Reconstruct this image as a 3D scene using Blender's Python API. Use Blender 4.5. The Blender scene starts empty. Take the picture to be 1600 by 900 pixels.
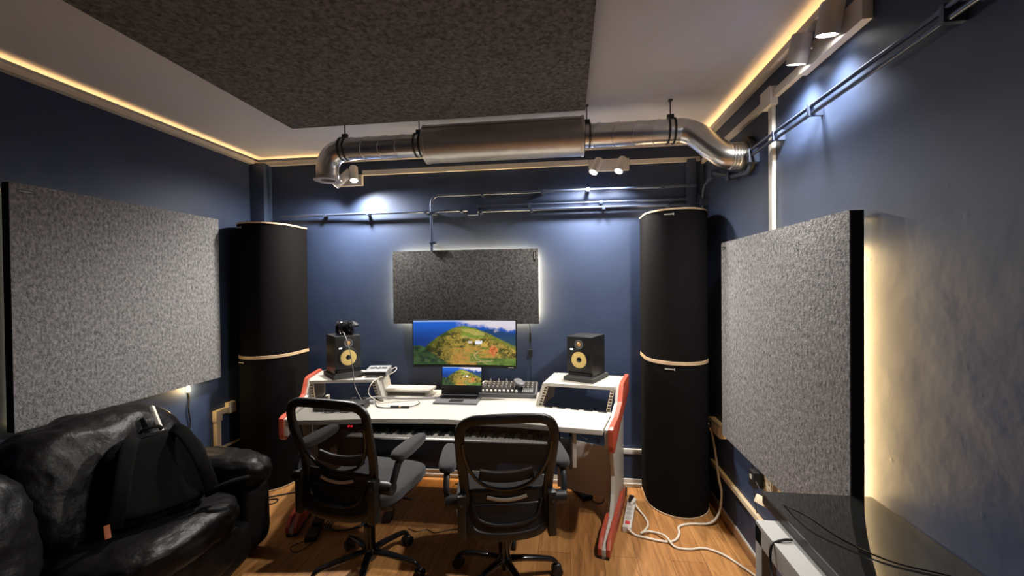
import bpy, bmesh, math, random
import numpy as np
from mathutils import Vector, Matrix, noise
random.seed(7)
PI = math.pi
SC = bpy.context.scene
COL = SC.collection

# ------------------------------------------------------------------ camera
F_PX = 660.752
YAW, PITCH, ROLL = math.radians(7.5385), math.radians(-0.6073), math.radians(-0.6152)
fw = Vector((-math.sin(YAW)*math.cos(PITCH), math.cos(YAW)*math.cos(PITCH), math.sin(PITCH)))
rt0 = Vector((math.cos(YAW), math.sin(YAW), 0)); up0 = rt0.cross(fw)
rt = rt0*math.cos(ROLL)+up0*math.sin(ROLL); up = -rt0*math.sin(ROLL)+up0*math.cos(ROLL)
cd = bpy.data.cameras.new('camera'); cam = bpy.data.objects.new('camera', cd); COL.objects.link(cam)
cd.sensor_width = 36; cd.lens = F_PX/1600*36; cd.clip_start = .02
CAMZ = 1.595
m = Matrix((rt, up, -fw)).transposed().to_4x4(); m.translation = Vector((0, 0, CAMZ))
cam.matrix_world = m
SC.camera = cam

# ------------------------------------------------------------------ world, exposure
w = bpy.data.worlds.new('world'); SC.world = w; w.use_nodes = True
w.node_tree.nodes['Background'].inputs[0].default_value = (.02, .02, .022, 1)
w.node_tree.nodes['Background'].inputs[1].default_value = .3
SC.view_settings.view_transform = 'Standard'; SC.view_settings.look = 'None'
SC.view_settings.gamma = 1; SC.view_settings.use_curve_mapping = False
SC.view_settings.exposure = 1.25
try:
    SC.cycles.max_bounces = 8; SC.cycles.diffuse_bounces = 5
except Exception: pass

# ------------------------------------------------------------------ room numbers
XL, XR, YB, YN, ZC = -2.6713, 1.0271, 3.38, -1.3, 2.6975
SPOT_COL = (1.0, .955, .90)
WARM = (1.0, .56, .22)
LEDC = (1.0, .68, .31)

def spot_light(name, loc, direction, power, size=100, blend=1.0, radius=.03, col=SPOT_COL, parent=None):
    l = bpy.data.lights.new(name, 'SPOT'); l.energy = power; l.color = col
    l.spot_size = math.radians(size); l.spot_blend = blend; l.shadow_soft_size = radius
    o = bpy.data.objects.new(name, l); COL.objects.link(o)
    o.location = loc; o.rotation_euler = Vector(direction).to_track_quat('-Z', 'Y').to_euler()
    if parent: o.parent = parent
    return o
def strip_light(name, p0, p1, facing, width, power, col, spread=180, parent=None):
    p0, p1 = Vector(p0), Vector(p1); d = (p1-p0)
    l = bpy.data.lights.new(name, 'AREA'); l.shape = 'RECTANGLE'; l.size = d.length; l.size_y = width
    l.energy = power; l.color = col; l.spread = math.radians(spread)
    o = bpy.data.objects.new(name, l); COL.objects.link(o)
    x = d.normalized(); z = -Vector(facing).normalized(); y = z.cross(x)
    mm = Matrix((x, y, z)).transposed().to_4x4(); mm.translation = (p0+p1)/2
    o.matrix_world = mm
    if parent: o.parent = parent
    return o

# ------------------------------------------------------------------ materials
MATS = {}
def pmat(name, col=(.5,.5,.5), rough=.5, metal=0., spec=.5, coat=0., bump=None, noise_col=None, sheen=0., emis=None, estr=0.):
    """bump=(scale,strength) ; noise_col=(col2,scale,detail,stretch)"""
    if name in MATS: return MATS[name]
    mt = bpy.data.materials.new(name); mt.use_nodes = True; nt = mt.node_tree
    b = nt.nodes['Principled BSDF']
    b.inputs['Base Color'].default_value = (*col, 1); b.inputs['Roughness'].default_value = rough
    b.inputs['Metallic'].default_value = metal; b.inputs['Specular IOR Level'].default_value = spec
    b.inputs['Coat Weight'].default_value = coat; b.inputs['Sheen Weight'].default_value = sheen
    if emis:
        b.inputs['Emission Color'].default_value = (*emis, 1); b.inputs['Emission Strength'].default_value = estr
    tc = nt.nodes.new('ShaderNodeTexCoord')
    if noise_col:
        c2, sc, det, st = noise_col
        mp = nt.nodes.new('ShaderNodeMapping'); mp.inputs['Scale'].default_value = st
        nt.links.new(tc.outputs['Object'], mp.inputs[0])
        n = nt.nodes.new('ShaderNodeTexNoise'); n.inputs['Scale'].default_value = sc; n.inputs['Detail'].default_value = det
        n.inputs['Roughness'].default_value = .65
        nt.links.new(mp.outputs[0], n.inputs['Vector'])
        r = nt.nodes.new('ShaderNodeValToRGB'); r.color_ramp.elements[0].position = .36; r.color_ramp.elements[1].position = .66
        r.color_ramp.elements[0].color = (*col, 1); r.color_ramp.elements[1].color = (*c2, 1)
        nt.links.new(n.outputs['Fac'], r.inputs[0]); nt.links.new(r.outputs[0], b.inputs['Base Color'])
    if bump:
        n = nt.nodes.new('ShaderNodeTexNoise'); n.inputs['Scale'].default_value = bump[0]; n.inputs['Detail'].default_value = 5
        nt.links.new(tc.outputs['Object'], n.inputs['Vector'])
        bp = nt.nodes.new('ShaderNodeBump'); bp.inputs['Strength'].default_value = bump[1]; bp.inputs['Distance'].default_value = .01
        nt.links.new(n.outputs['Fac'], bp.inputs['Height']); nt.links.new(bp.outputs[0], b.inputs['Normal'])
    MATS[name] = mt
    return mt

def wall_mat():
    mt = pmat('navy_wall_paint', (.025, .041, .090), .55, spec=.42, noise_col=((.030, .048, .101), 3, 4, (1, 1, 1)))
    nt = mt.node_tree; b = nt.nodes['Principled BSDF']; tc = nt.nodes.new('ShaderNodeTexCoord')
    n = nt.nodes.new('ShaderNodeTexNoise'); n.inputs['Scale'].default_value = 6; n.inputs['Detail'].default_value = 6
    n2 = nt.nodes.new('ShaderNodeTexVoronoi'); n2.inputs['Scale'].default_value = 9
    nt.links.new(tc.outputs['Object'], n.inputs['Vector']); nt.links.new(tc.outputs['Object'], n2.inputs['Vector'])
    r = nt.nodes.new('ShaderNodeValToRGB'); r.color_ramp.elements[0].position = .0; r.color_ramp.elements[1].position = .09
    nt.links.new(n2.outputs['Distance'], r.inputs[0])
    ad = nt.nodes.new('ShaderNodeMath'); ad.operation = 'MULTIPLY_ADD'; ad.inputs[1].default_value = -.25
    nt.links.new(r.outputs[0], ad.inputs[0]); nt.links.new(n.outputs['Fac'], ad.inputs[2])
    bp = nt.nodes.new('ShaderNodeBump'); bp.inputs['Strength'].default_value = .16; bp.inputs['Distance'].default_value = .012
    nt.links.new(ad.outputs[0], bp.inputs['Height']); nt.links.new(bp.outputs[0], b.inputs['Normal'])
    return mt
def floor_mat():
    mt = bpy.data.materials.new('oak_laminate'); mt.use_nodes = True; nt = mt.node_tree; b = nt.nodes['Principled BSDF']
    tc = nt.nodes.new('ShaderNodeTexCoord')
    mp = nt.nodes.new('ShaderNodeMapping'); mp.inputs['Rotation'].default_value = (0, 0, PI/2); nt.links.new(tc.outputs['Object'], mp.inputs[0])
    br = nt.nodes.new('ShaderNodeTexBrick'); br.inputs['Scale'].default_value = 1; br.inputs['Brick Width'].default_value = 1.25
    br.inputs['Row Height'].default_value = .19; br.inputs['Mortar Size'].default_value = .0015; br.inputs['Bias'].default_value = 0
    br.inputs['Color1'].default_value = (.35, .155, .048, 1); br.inputs['Color2'].default_value = (.46, .225, .074, 1); br.inputs['Mortar'].default_value = (.14, .065, .025, 1)
    nt.links.new(mp.outputs[0], br.inputs['Vector'])
    mp2 = nt.nodes.new('ShaderNodeMapping'); mp2.inputs['Scale'].default_value = (9, .9, 1); nt.links.new(tc.outputs['Object'], mp2.inputs[0])
    n = nt.nodes.new('ShaderNodeTexNoise'); n.inputs['Scale'].default_value = 3.5; n.inputs['Detail'].default_value = 8; n.inputs['Distortion'].default_value = 1.2
    nt.links.new(mp2.outputs[0], n.inputs['Vector'])
    r = nt.nodes.new('ShaderNodeValToRGB'); r.color_ramp.elements[0].position = .3; r.color_ramp.elements[1].position = .62
    r.color_ramp.elements[0].color = (.62, .58, .52, 1); r.color_ramp.elements[1].color = (1.1, 1.1, 1.1, 1)
    nt.links.new(n.outputs['Fac'], r.inputs[0])
    mx = nt.nodes.new('ShaderNodeMixRGB'); mx.blend_type = 'MULTIPLY'; mx.inputs[0].default_value = 1
    nt.links.new(br.outputs['Color'], mx.inputs[1]); nt.links.new(r.outputs[0], mx.inputs[2]); nt.links.new(mx.outputs[0], b.inputs['Base Color'])
    b.inputs['Roughness'].default_value = .42
    bp = nt.nodes.new('ShaderNodeBump'); bp.inputs['Strength'].default_value = .15; bp.inputs['Distance'].default_value = .003
    nt.links.new(br.outputs['Fac'], bp.inputs['Height']); bp.invert = True; nt.links.new(bp.outputs[0], b.inputs['Normal'])
    return mt
def felt_mat(name, a, c, st, sc=26):
    mt = pmat(name, a, .95, spec=.1, noise_col=(c, sc, 6, st), bump=(140, .35))
    return mt
def clear_mat(name, col, alpha, rough=.5):
    mt = bpy.data.materials.new(name); mt.use_nodes = True; nt = mt.node_tree; b = nt.nodes['Principled BSDF']
    b.inputs['Base Color'].default_value = (*col, 1); b.inputs['Roughness'].default_value = rough
    t = nt.nodes.new('ShaderNodeBsdfTransparent'); mx = nt.nodes.new('ShaderNodeMixShader'); mx.inputs[0].default_value = alpha
    nt.links.new(t.outputs[0], mx.inputs[1]); nt.links.new(b.outputs[0], mx.inputs[2])
    nt.links.new(mx.outputs[0], nt.nodes['Material Output'].inputs[0])
    return mt
def duct_mat(name, col, rough, ridge=0):
    mt = pmat(name, col, rough, metal=1.0, noise_col=(tuple(c*.85 for c in col), 9, 5, (1, 1, 1)))
    if ridge:
        nt = mt.node_tree; b = nt.nodes['Principled BSDF']; tc = nt.nodes.new('ShaderNodeTexCoord')
        wv = nt.nodes.new('ShaderNodeTexWave'); wv.inputs['Scale'].default_value = ridge; wv.bands_direction = 'X'
        nt.links.new(tc.outputs['Object'], wv.inputs['Vector'])
        bp = nt.nodes.new('ShaderNodeBump'); bp.inputs['Strength'].default_value = .12; bp.inputs['Distance'].default_value = .002
        nt.links.new(wv.outputs['Fac'], bp.inputs['Height']); nt.links.new(bp.outputs[0], b.inputs['Normal'])
    return mt

M = dict(
 wall=wall_mat(), floor=floor_mat(),
 ceiling=pmat('ceiling_paint', (.78, .77, .775), .9, bump=(60, .08)),
 cornice=pmat('cornice_white', (.60, .56, .50), .6),
 felt=felt_mat('grey_felt', (.115, .112, .112), (.345, .338, .337), (1, 1, .6), 75),
 felt_dark=felt_mat('charcoal_felt', (.036, .034, .033), (.12, .116, .114), (1, 1, 1), 60),
 black=pmat('black_plastic', (.0075, .0075, .008), .45),
 black_gloss=pmat('black_gloss', (.006, .006, .007), .08, spec=.6),
 black_matte=pmat('black_matte', (.016, .016, .017), .85, spec=.2),
 cloth=pmat('trap_cloth', (.0062, .0058, .006), .95, spec=.08, bump=(300, .3)),
 wood=pmat('pale_wood', (.62, .46, .30), .5, noise_col=((.5, .35, .2), 12, 4, (1, 1, 8))),
 baseboard_wood=pmat('baseboard_wood', (.40, .22, .10), .5, noise_col=((.30, .15, .06), 6, 4, (3, .6, 3))),
 white=pmat('white_laminate', (.48, .455, .40), .38, noise_col=((.465, .44, .39), 4, 2, (1, 1, 1))),
 white_paint=pmat('white_trim', (.62, .59, .53), .5),
 cream=pmat('cream_plastic', (.62, .52, .36), .45),
 red=pmat('red_board', (.42, .065, .035), .42, noise_col=((.47, .085, .045), 5, 3, (1, 1, 1))),
 grey=pmat('grey_plastic', (.10, .10, .105), .5),
 light_grey=pmat('light_grey_metal', (.42, .42, .43), .4, metal=.6),
 steel=pmat('dark_steel', (.10, .10, .11), .35, metal=.9),
 chrome=pmat('chrome', (.7, .7, .7), .12, metal=1),
 duct=duct_mat('galvanised_duct', (.80, .80, .78), .30),
 muffler=duct_mat('ribbed_silencer', (.74, .71, .66), .42, 60),
 clamp=pmat('rubber_clamp', (.03, .035, .04), .5),
 conduit=pmat('painted_conduit', (.075, .10, .17), .28, metal=.55),
 navy=pmat('navy_box', (.035, .055, .11), .4),
 pad=pmat('foam_pad', (.055, .055, .05), .9, bump=(200, .3)),
 cone=pmat('yellow_cone', (.72, .52, .17), .6),
 tweeter=pmat('tweeter', (.55, .30, .10), .4, metal=.3),
 leather=pmat('black_leather', (.005, .0047, .0048), .42, spec=.15, bump=(24, .5)),
 nylon=pmat('black_nylon', (.0045, .0045, .0045), .9, spec=.08, bump=(160, .2)),
 fabric=pmat('chair_fabric', (.009, .0092, .0105), .9, sheen=.1, bump=(220, .35)),
 mesh=clear_mat('chair_mesh', (.012, .012, .013), .62, .7),
 cable_w=pmat('white_cable', (.66, .60, .50), .45),
 cable_k=pmat('black_cable', (.012, .012, .012), .45),
 cable_g=pmat('grey_cable', (.20, .19, .19), .4),
 glass=pmat('black_glass', (.008, .008, .008), .05, spec=.8),
 key_w=pmat('white_key', (.62, .60, .56), .3),
 lamp_w=pmat('lamp_housing', (.58, .56, .54), .45),
 lampface=pmat('lamp_face', (1, 1, 1), .5, emis=(1, .95, .85), estr=16),
 led=pmat('led_tape', (1, .9, .6), .5, emis=(1.0, .80, .42), estr=3),
 ledw=pmat('led_cove', (1, .9, .6), .5, emis=(1.0, .62, .25), estr=2.2),
 red_led=pmat('red_led', (.5, .02, .03), .5, emis=(1, .03, .05), estr=.8),
 orange=pmat('orange_tag', (.32, .09, .03), .7),
 silver=pmat('silver_strip', (.42, .39, .34), .45),
 badge=pmat('white_badge', (.8, .8, .8), .4, emis=(.9, .95, 1), estr=.5),
 redsw=pmat('red_switch', (.7, .05, .06), .4),
 table_white=pmat('table_white', (.32, .315, .30), .5),
 tan=pmat('tan_laminate', (.60, .54, .50), .35),
 felt_ceil=felt_mat('ceiling_felt', (.085, .082, .081), (.25, .24, .235), (1, 1, 1), 50),
)

# ------------------------------------------------------------------ mesh builder
class MB:
    def __init__(s): s.bm = bmesh.new()
    def _x(s, vs, mat):
        if mat is not None: bmesh.ops.transform(s.bm, matrix=mat, verts=vs)
    def box(s, a, b, mat=None, bev=0.):
        a, b = Vector(a), Vector(b); c = (a+b)/2; d = b-a
        t = bmesh.new(); bmesh.ops.create_cube(t, size=1)
        for v in t.verts: v.co = Vector((v.co.x*d.x, v.co.y*d.y, v.co.z*d.z))+c
        if bev: bmesh.ops.bevel(t, geom=list(t.edges), offset=min(bev, abs(d.x)*.49, abs(d.y)*.49, abs(d.z)*.49), segments=2, profile=.7, affect='EDGES')
        s.add(t, mat); return s
    def add(s, t, mat=None):
        if mat is not None: bmesh.ops.transform(t, matrix=mat, verts=t.verts)
        me = bpy.data.meshes.new('t'); t.to_mesh(me); s.bm.from_mesh(me); bpy.data.meshes.remove(me); t.free()
    def cyl(s, p0, p1, r0, r1=None, seg=20, caps=True):
        p0, p1 = Vector(p0), Vector(p1); r1 = r0 if r1 is None else r1
        d = p1-p0; q = d.to_track_quat('Z', 'Y').to_matrix().to_4x4(); q.translation = (p0+p1)/2
        t = bmesh.new(); bmesh.ops.create_cone(t, cap_ends=caps, segments=seg, radius1=r0, radius2=r1, depth=d.length)
        s.add(t, q); return s
    def ring(s, p0, p1, ro, ri, seg=28):
        p0, p1 = Vector(p0), Vector(p1); d = (p1-p0); q = d.to_track_quat('Z', 'Y').to_matrix().to_4x4(); q.translation = p0
        s.lathe([(ri, 0), (ro, 0), (ro, d.length), (ri, d.length), (ri, 0)], q, seg); return s
    def lathe(s, prof, mat=None, seg=28):
        t = bmesh.new(); rows = []
        for r, z in prof:
            if r < 1e-6: rows.append([t.verts.new((0, 0, z))])
            else: rows.append([t.verts.new((r*math.cos(2*PI*i/seg), r*math.sin(2*PI*i/seg), z)) for i in range(seg)])
        for a, b in zip(rows, rows[1:]):
            for i in range(seg):
                j = (i+1) % seg
                if len(a) == 1 and len(b) == 1: continue
                if len(a) == 1: t.faces.new((a[0], b[i], b[j]))
                elif len(b) == 1: t.faces.new((a[i], a[j], b[0]))
                else: t.faces.new((a[i], a[j], b[j], b[i]))
        s.add(t, mat); return s
    def sweep(s, pts, w, h=None, closed=False, upv=(0, 0, 1), seg=10, taper=None, roundness=2.5):
        """superellipse section, w across (side), h along up"""
        h = w if h is None else h; pts = [Vector(p) for p in pts]; n = len(pts); t = bmesh.new(); rings = []
        upv = Vector(upv)
        for i, p in enumerate(pts):
            if closed: d = pts[(i+1) % n]-pts[i-1]
            else: d = pts[min(i+1, n-1)]-pts[max(i-1, 0)]
            d.normalize(); side = d.cross(upv)
            if side.length < .05: side = d.cross(Vector((1, .1, .2)))
            side.normalize(); u = side.cross(d).normalized()
            k = 1 if taper is None else taper(i/(n-1))
            ring = []
            for j in range(seg):
                a = 2*PI*(j+.5)/seg; c, sn = math.cos(a), math.sin(a); e = 2/roundness
                ring.append(t.verts.new(p+side*(math.copysign(abs(c)**e, c)*w/2*k)+u*(math.copysign(abs(sn)**e, sn)*h/2*k)))
            rings.append(ring)
        m_ = n if closed else n-1
        for i in range(m_):
            a, b = rings[i], rings[(i+1) % n]
            for j in range(seg): t.faces.new((a[j], a[(j+1) % seg], b[(j+1) % seg], b[j]))
        if not closed: t.faces.new(rings[0][::-1]); t.faces.new(rings[-1])
        s.add(t); return s
    def prism(s, poly, h, mat=None, bev=0.):
        """poly in xy, extruded +z by h"""
        t = bmesh.new(); a = [t.verts.new((x, y, 0)) for x, y in poly]; b = [t.verts.new((x, y, h)) for x, y in poly]
        n = len(poly); t.faces.new(a[::-1]); t.faces.new(b)
        for i in range(n): t.faces.new((a[i], a[(i+1) % n], b[(i+1) % n], b[i]))
        bmesh.ops.recalc_face_normals(t, faces=t.faces)
        if bev: bmesh.ops.bevel(t, geom=list(t.edges), offset=bev, segments=2, profile=.7, affect='EDGES')
        s.add(t, mat); return s
    def puffy(s, c, size, n=5, res=18, amp=.0, fr=5., seed=0, mat=None, fn=None):
        t = bmesh.new(); bmesh.ops.create_cube(t, size=2)
        bmesh.ops.subdivide_edges(t, edges=list(t.edges), cuts=res, use_grid_fill=True)
        for v in t.verts:
            x, y, z = v.co; k = (abs(x)**n+abs(y)**n+abs(z)**n)**(-1/n)
            p = Vector((x*k*size[0]/2, y*k*size[1]/2, z*k*size[2]/2))
            if fn: p = fn(p)
            if amp:
                q = p*fr+Vector((seed, seed*1.7, 0)); nn = p.normalized()
                p = p+nn*(amp*(noise.noise(q)+.6*(1-2*abs(noise.noise(q*1.9)))))
            v.co = p+Vector(c)
        s.add(t, mat); return s
    def build(s, name, mat, parent=None, smooth=35, sub=0, solid=0, matrix=None):
        bmesh.ops.recalc_face_normals(s.bm, faces=s.bm.faces)
        me = bpy.data.meshes.new(name); s.bm.to_mesh(me); s.bm.free()
        o = bpy.data.objects.new(name, me); COL.objects.link(o); me.materials.append(mat if not isinstance(mat, str) else M[mat])
        if smooth:
            me.polygons.foreach_set('use_smooth', [True]*len(me.polygons)); me.set_sharp_from_angle(angle=math.radians(smooth))
        if solid: md = o.modifiers.new('s', 'SOLIDIFY'); md.thickness = solid; md.offset = 0
        if sub: md = o.modifiers.new('u', 'SUBSURF'); md.levels = sub; md.render_levels = sub
        if parent is not None: o.parent = parent
        if matrix is not None: o.matrix_basis = matrix
        return o

def thing(name, label, cat, loc=(0,0,0), rz=0., group=None):
    o = bpy.data.objects.new(name, None); COL.objects.link(o); o.location = loc; o.rotation_euler = (0, 0, rz); o.empty_display_size = .05
    o['label'] = label; o['category'] = cat
    if group: o['group'] = group
    return o
def tag(o, label, cat, group=None):
    o['label'] = label; o['category'] = cat
    if group: o['group'] = group
    return o
def struct(o): o['kind'] = 'structure'; return o
def lab(o, t): o['label'] = t; return o
def catmull(P, n=8, closed=False):
    P = [Vector(p) for p in P]; out = []; N = len(P)
    rng = range(N if closed else N-1)
    for i in rng:
        if closed: p0, p1, p2, p3 = P[i-1], P[i], P[(i+1) % N], P[(i+2) % N]
        else: p0, p1, p2, p3 = P[max(i-1, 0)], P[i], P[i+1], P[min(i+2, N-1)]
        for k in range(n):
            t = k/n; t2 = t*t; t3 = t2*t
            out.append(.5*((2*p1)+(-p0+p2)*t+(2*p0-5*p1+4*p2-p3)*t2+(-p0+3*p1-3*p2+p3)*t3))
    if not closed: out.append(P[-1])
    return out
def copy_tree(o, parent=None):
    c = o.copy(); COL.objects.link(c)
    if parent is not None: c.parent = parent
    for ch in list(o.children): copy_tree(ch, c)
    return c
def cable(name, pts, r, mat, label=None, cat='cable', parent=None, group=None, n=8):
    o = MB().sweep(catmull(pts, n), 2*r, seg=8, roundness=2).build(name, mat, parent)
    if label: tag(o, label, cat, group)
    return o

# ================================================================== ROOM SHELL
struct(MB().box((XL-.1, YN-.1, -.1), (XR+.1, YB+.1, 0)).build('floor', 'floor'))
struct(MB().box((XL-.1, YN-.1, ZC), (XR+.1, YB+.1, ZC+.1)).build('ceiling', 'ceiling'))
struct(MB().box((XL-.1, YB, 0), (XR+.1, YB+.1, ZC)).build('wall_back', 'wall'))
struct(MB().box((XL-.1, YN, 0), (XL, YB, ZC)).build('wall_left', 'wall'))
struct(MB().box((XR, YN, 0), (XR+.1, YB, ZC)).build('wall_right', 'wall'))
struct(MB().box((XL-.1, YN-.1, 0), (XR+.1, YN, ZC)).build('wall_front', 'wall'))
struct(MB().box((XL, YB-.014, 0), (XR, YB, .065), bev=.003).box((XL, YB-.02, .02), (XR, YB, .03)).build('baseboard_back', 'white_paint'))
struct(MB().box((XR-.014, YN, 0), (XR, YB-.014, .058), bev=.003).build('baseboard_right', 'baseboard_wood'))
struct(MB().box((XR-.011, YN, .058), (XR, YB-.014, .070), bev=.003).build('trim_1', 'white_paint'))
struct(MB().box((XL, YN, 0), (XL+.014, YB-.014, .07), bev=.003).build('baseboard_left', 'white_paint'))
# cove cornice: wall ledge with upstand hiding a warm LED tape that washes the ceiling edge
def cornice(name, p0, p1, inward):
    p0, p1, n = Vector(p0), Vector(p1), Vector(inward); z0 = ZC-.066
    b = MB()
    def slab(o0, o1, za, zb):
        q = [p0+n*o0, p1+n*o0, p1+n*o1, p0+n*o1]
        t = bmesh.new(); a = [t.verts.new((v.x, v.y, za)) for v in q]; c = [t.verts.new((v.x, v.y, zb)) for v in q]
        t.faces.new(a[::-1]); t.faces.new(c)
        for i in range(4): t.faces.new((a[i], a[(i+1) % 4], c[(i+1) % 4], c[i]))
        b.add(t)
    slab(0, .045, z0, z0+.006); slab(.040, .045, z0+.006, z0+.030)
    struct(b.build(name, 'cornice', smooth=0))
    a0, a1 = p0+n*.018, p1+n*.018
    L = (p1-p0).length
    strip_light('cove_light', (a0.x, a0.y, z0+.014), (a1.x, a1.y, z0+.014), (0, 0, 1), .028, COVE_W*L, WARM)
COVE_W = .26
cornice('trim_2', (XL, YN, 0), (XL, YB, 0), (1, 0, 0))
cornice('trim_3', (XR, YN, 0), (XR, YB, 0), (-1, 0, 0))
cornice('trim_4', (XL+.045, YB, 0), (XR-.045, YB, 0), (0, -1, 0))
# boxed corner post in the far left corner
struct(MB().box((XL, YB-.10, 2.13), (XL+.13, YB, ZC-.06), bev=.003).build('trim_5', 'navy'))

REAR_FILL = 7  # power of each added fill head behind the viewer
# ================================================================== CEILING SPOTS on plates
def lamp(top, bottom, r=.035):
    """a spotlight head: cylinder with glowing mouth"""
    return top, bottom
def head_part(parent, top, bot, r, power, size, aim=None, plate_pt=None):
    top, bot = Vector(top), Vector(bot); ax = (bot-top).normalized()
    q = ax.to_track_quat('Z', 'Y').to_matrix().to_4x4(); q.translation = top
    L = (bot-top).length
    h = MB().lathe([(0, 0), (r*.9, 0), (r, .006), (r, L), (r*.86, L), (r*.84, L-.012), (0, L-.012)], q, 32).build('lamp_head', 'lamp_w', parent)
    MB().lathe([(0, L-.010), (r*.82, L-.010), (r*.82, L-.006), (0, L-.006)], q, 28).build('lamp_face', 'lampface', h)
    if plate_pt is not None:
        mid = top+ax*L*.45
        MB().cyl(mid, plate_pt, .006).build('swivel_arm', 'light_grey', parent)
    spot_light('spot', bot+ax*.012, aim if aim else ax, power, size, parent=parent)

t = thing('spotlight_bar', 'white twin spotlight plate under the duct elbow, lit, left end of far wall', 'spotlight', (-1.80, YB, 2.475), group='twin spotlight plates')
o = MB().box((-.15, -.035, -.045), (.10, 0, .045), bev=.004).build('plate', 'lamp_w', t)
head_part(t, (.055, -.13, .045), (-.060, -.17, -.075), .033, 26, 140, (-.45, -.15, -1), (.0, -.035, .0))
head_part(t, (.07, -.11, .085), (.095, -.15, -.035), .033, 88, 156, (.30, -.28, -1), (.085, -.035, .0))
t = thing('spotlight_bar', 'white twin spotlight plate on far wall under the duct, right of the silencer', 'spotlight', (.32, YB, 2.505), group='twin spotlight plates')
MB().box((-.15, -.035, -.045), (.155, 0, .045), bev=.004).build('plate', 'lamp_w', t)
head_part(t, (-.075, -.11, .02), (-.125, -.15, -.085), .033, 62, 156, (-.22, -.25, -1), (-.1, -.035, -.02))
head_part(t, (.10, -.11, .02), (.06, -.15, -.085), .033, 36, 150, (-.05, -.20, -1), (.08, -.035, -.02))
t = thing('spotlight_bar', 'white twin spotlight plate on right wall above the felt panel', 'spotlight', (XR, 1.78, 2.52), group='twin spotlight plates')
MB().box((-.035, -.20, -.045), (0, .20, .045), bev=.004).build('plate', 'lamp_w', t)
head_part(t, (-.075, .085, .075), (-.080, .125, -.03), .038, 44, 130, (-.30, .34, -1), (-.035, .09, .02))
head_part(t, (-.075, -.115, .075), (-.080, -.085, -.03), .038, 34, 130, (-.30, .22, -1), (-.035, -.09, .02))

t = thing('spotlight_bar', 'added unseen fill lamp behind the viewer, turned up at the ceiling', 'spotlight', (-.9, YN, 2.10))  # added out of view as fill, only to brighten the ceiling
MB().box((-.20, 0, -.045), (.20, .035, .045), bev=.004).build('plate', 'lamp_w', t)
for dx in (-.1, .1): head_part(t, (dx, .10, -.05), (dx*1.3, .16, .06), .038, REAR_FILL, 66, (dx*2, 1, .84), (dx, .035, 0))
# ================================================================== ACOUSTIC FELT PANELS
def panel(label, size, mw, felt, glow, tagpos, thick=.046, gap=.022, inset=.03, li=.12):
    """local: x right along wall, y towards the wall, z up; origin at bottom-left-wall"""
    W, H = size
    t = bpy.data.objects.new('felt_panel', None); COL.objects.link(t); t.matrix_world = mw; tag(t, label, 'acoustic panel', 'backlit felt wall panels')
    f = MB().box((0, -gap-thick, 0), (W, -gap-thick+.004, H), bev=.001).build('felt_face', felt, t)
    MB().box((.001, -gap-thick+.004, .001), (W-.001, -gap, H-.001)).build('core', 'black_matte', t)
    MB().box((li+.04, -gap, li+.04), (W-li-.04, 0, H-li-.04)).build('wall_frame', 'black_matte', t)
    i = inset
    b = MB()
    for (x0, z0, x1, z1) in ((i, i, W-i, i+.006), (i, H-i-.006, W-i, H-i), (i, i, i+.006, H-i), (W-i-.006, i, W-i, H-i)):
        b.box((x0, -gap, z0), (x1, -gap+.006, z1))
    b.build('led_strip', 'led', t)
    g = gap*.55; i = li
    sides = dict(L=((i, -g, H-i), (i, -g, i), (-1, 0, 0), H), R=((W-i, -g, i), (W-i, -g, H-i), (1, 0, 0), H),
                 T=((i, -g, H-i), (W-i, -g, H-i), (0, 0, 1), W), B=((i, -g, i), (W-i, -g, i), (0, 0, -1), W))
    for k, (a, c, fc, L) in sides.items():
        if glow.get(k, 0) <= 0: continue
        o = strip_light('led_light', a, c, fc, gap*.5, glow[k]*L, LEDC); o.parent = t
    tx, tz, tw, th = tagpos
    tg = MB().box((tx, -gap-thick-.0015, tz), (tx+tw, -gap-thick+.001, tz+th)).build('maker_tag', 'black', t)
    if tw > th: MB().box((tx+tw*.14, -gap-thick-.0022, tz+th*.38), (tx+tw*.86, -gap-thick, tz+th*.62)).build('tag_lettering', 'silver', tg)
    else: MB().box((tx+tw*.38, -gap-thick-.0022, tz+th*.14), (tx+tw*.62, -gap-thick, tz+th*.86)).build('tag_lettering', 'silver', tg)
    return t
def mw(origin, xdir, ydir):
    x, y = Vector(xdir), Vector(ydir); z = x.cross(y); mm = Matrix((x, y, z)).transposed().to_4x4(); mm.translation = Vector(origin); return mm
panel('small charcoal felt panel above the monitor on far wall, glowing edges', (1.197, .595), mw((-1.4264, YB, 1.2745), (1, 0, 0), (0, 1, 0)), 'felt_dark',
      dict(L=6.0, R=8.5, T=6.0, B=5.5), (1.197-.035, .50, .016, .075), inset=.006, li=.045, thick=.032, gap=.030)
panel('large square grey felt panel on left wall above the sofa', (1.203, 1.190), mw((XL, 1.668, .9115), (0, 1, 0), (-1, 0, 0)), 'felt',
      dict(L=0, R=0, T=0, B=1.4), (.025, 1.19-.045, .075, .016))
panel('large square grey felt panel on right wall beside the black glass slab', (1.225, 1.2095), mw((XR, 2.8168, .626), (0, -1, 0), (1, 0, 0)), 'felt',
      dict(L=.5, R=6.0, T=1.5, B=1.0), (.022, 1.2095-.045, .05, .016))
# ceiling panel
t = thing('ceiling_panel', 'wide charcoal felt panel hung just under the white ceiling', 'acoustic panel', (-.82, 1.31, 2.617))
MB().box((-.93, -1.2, -.012), (.93, 1.215, .002), bev=.002).build('felt_face', 'felt_ceil', t)
MB().box((-.925, -1.195, .002), (.925, 1.21, .035)).build('core', 'black_matte', t)
MB().box((-.8, -1.05, .035), (.8, -1.0, ZC-2.617)).box((-.8, 1.0, .035), (.8, 1.05, ZC-2.617)).build('hanging_rail', 'black_matte', t)

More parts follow.
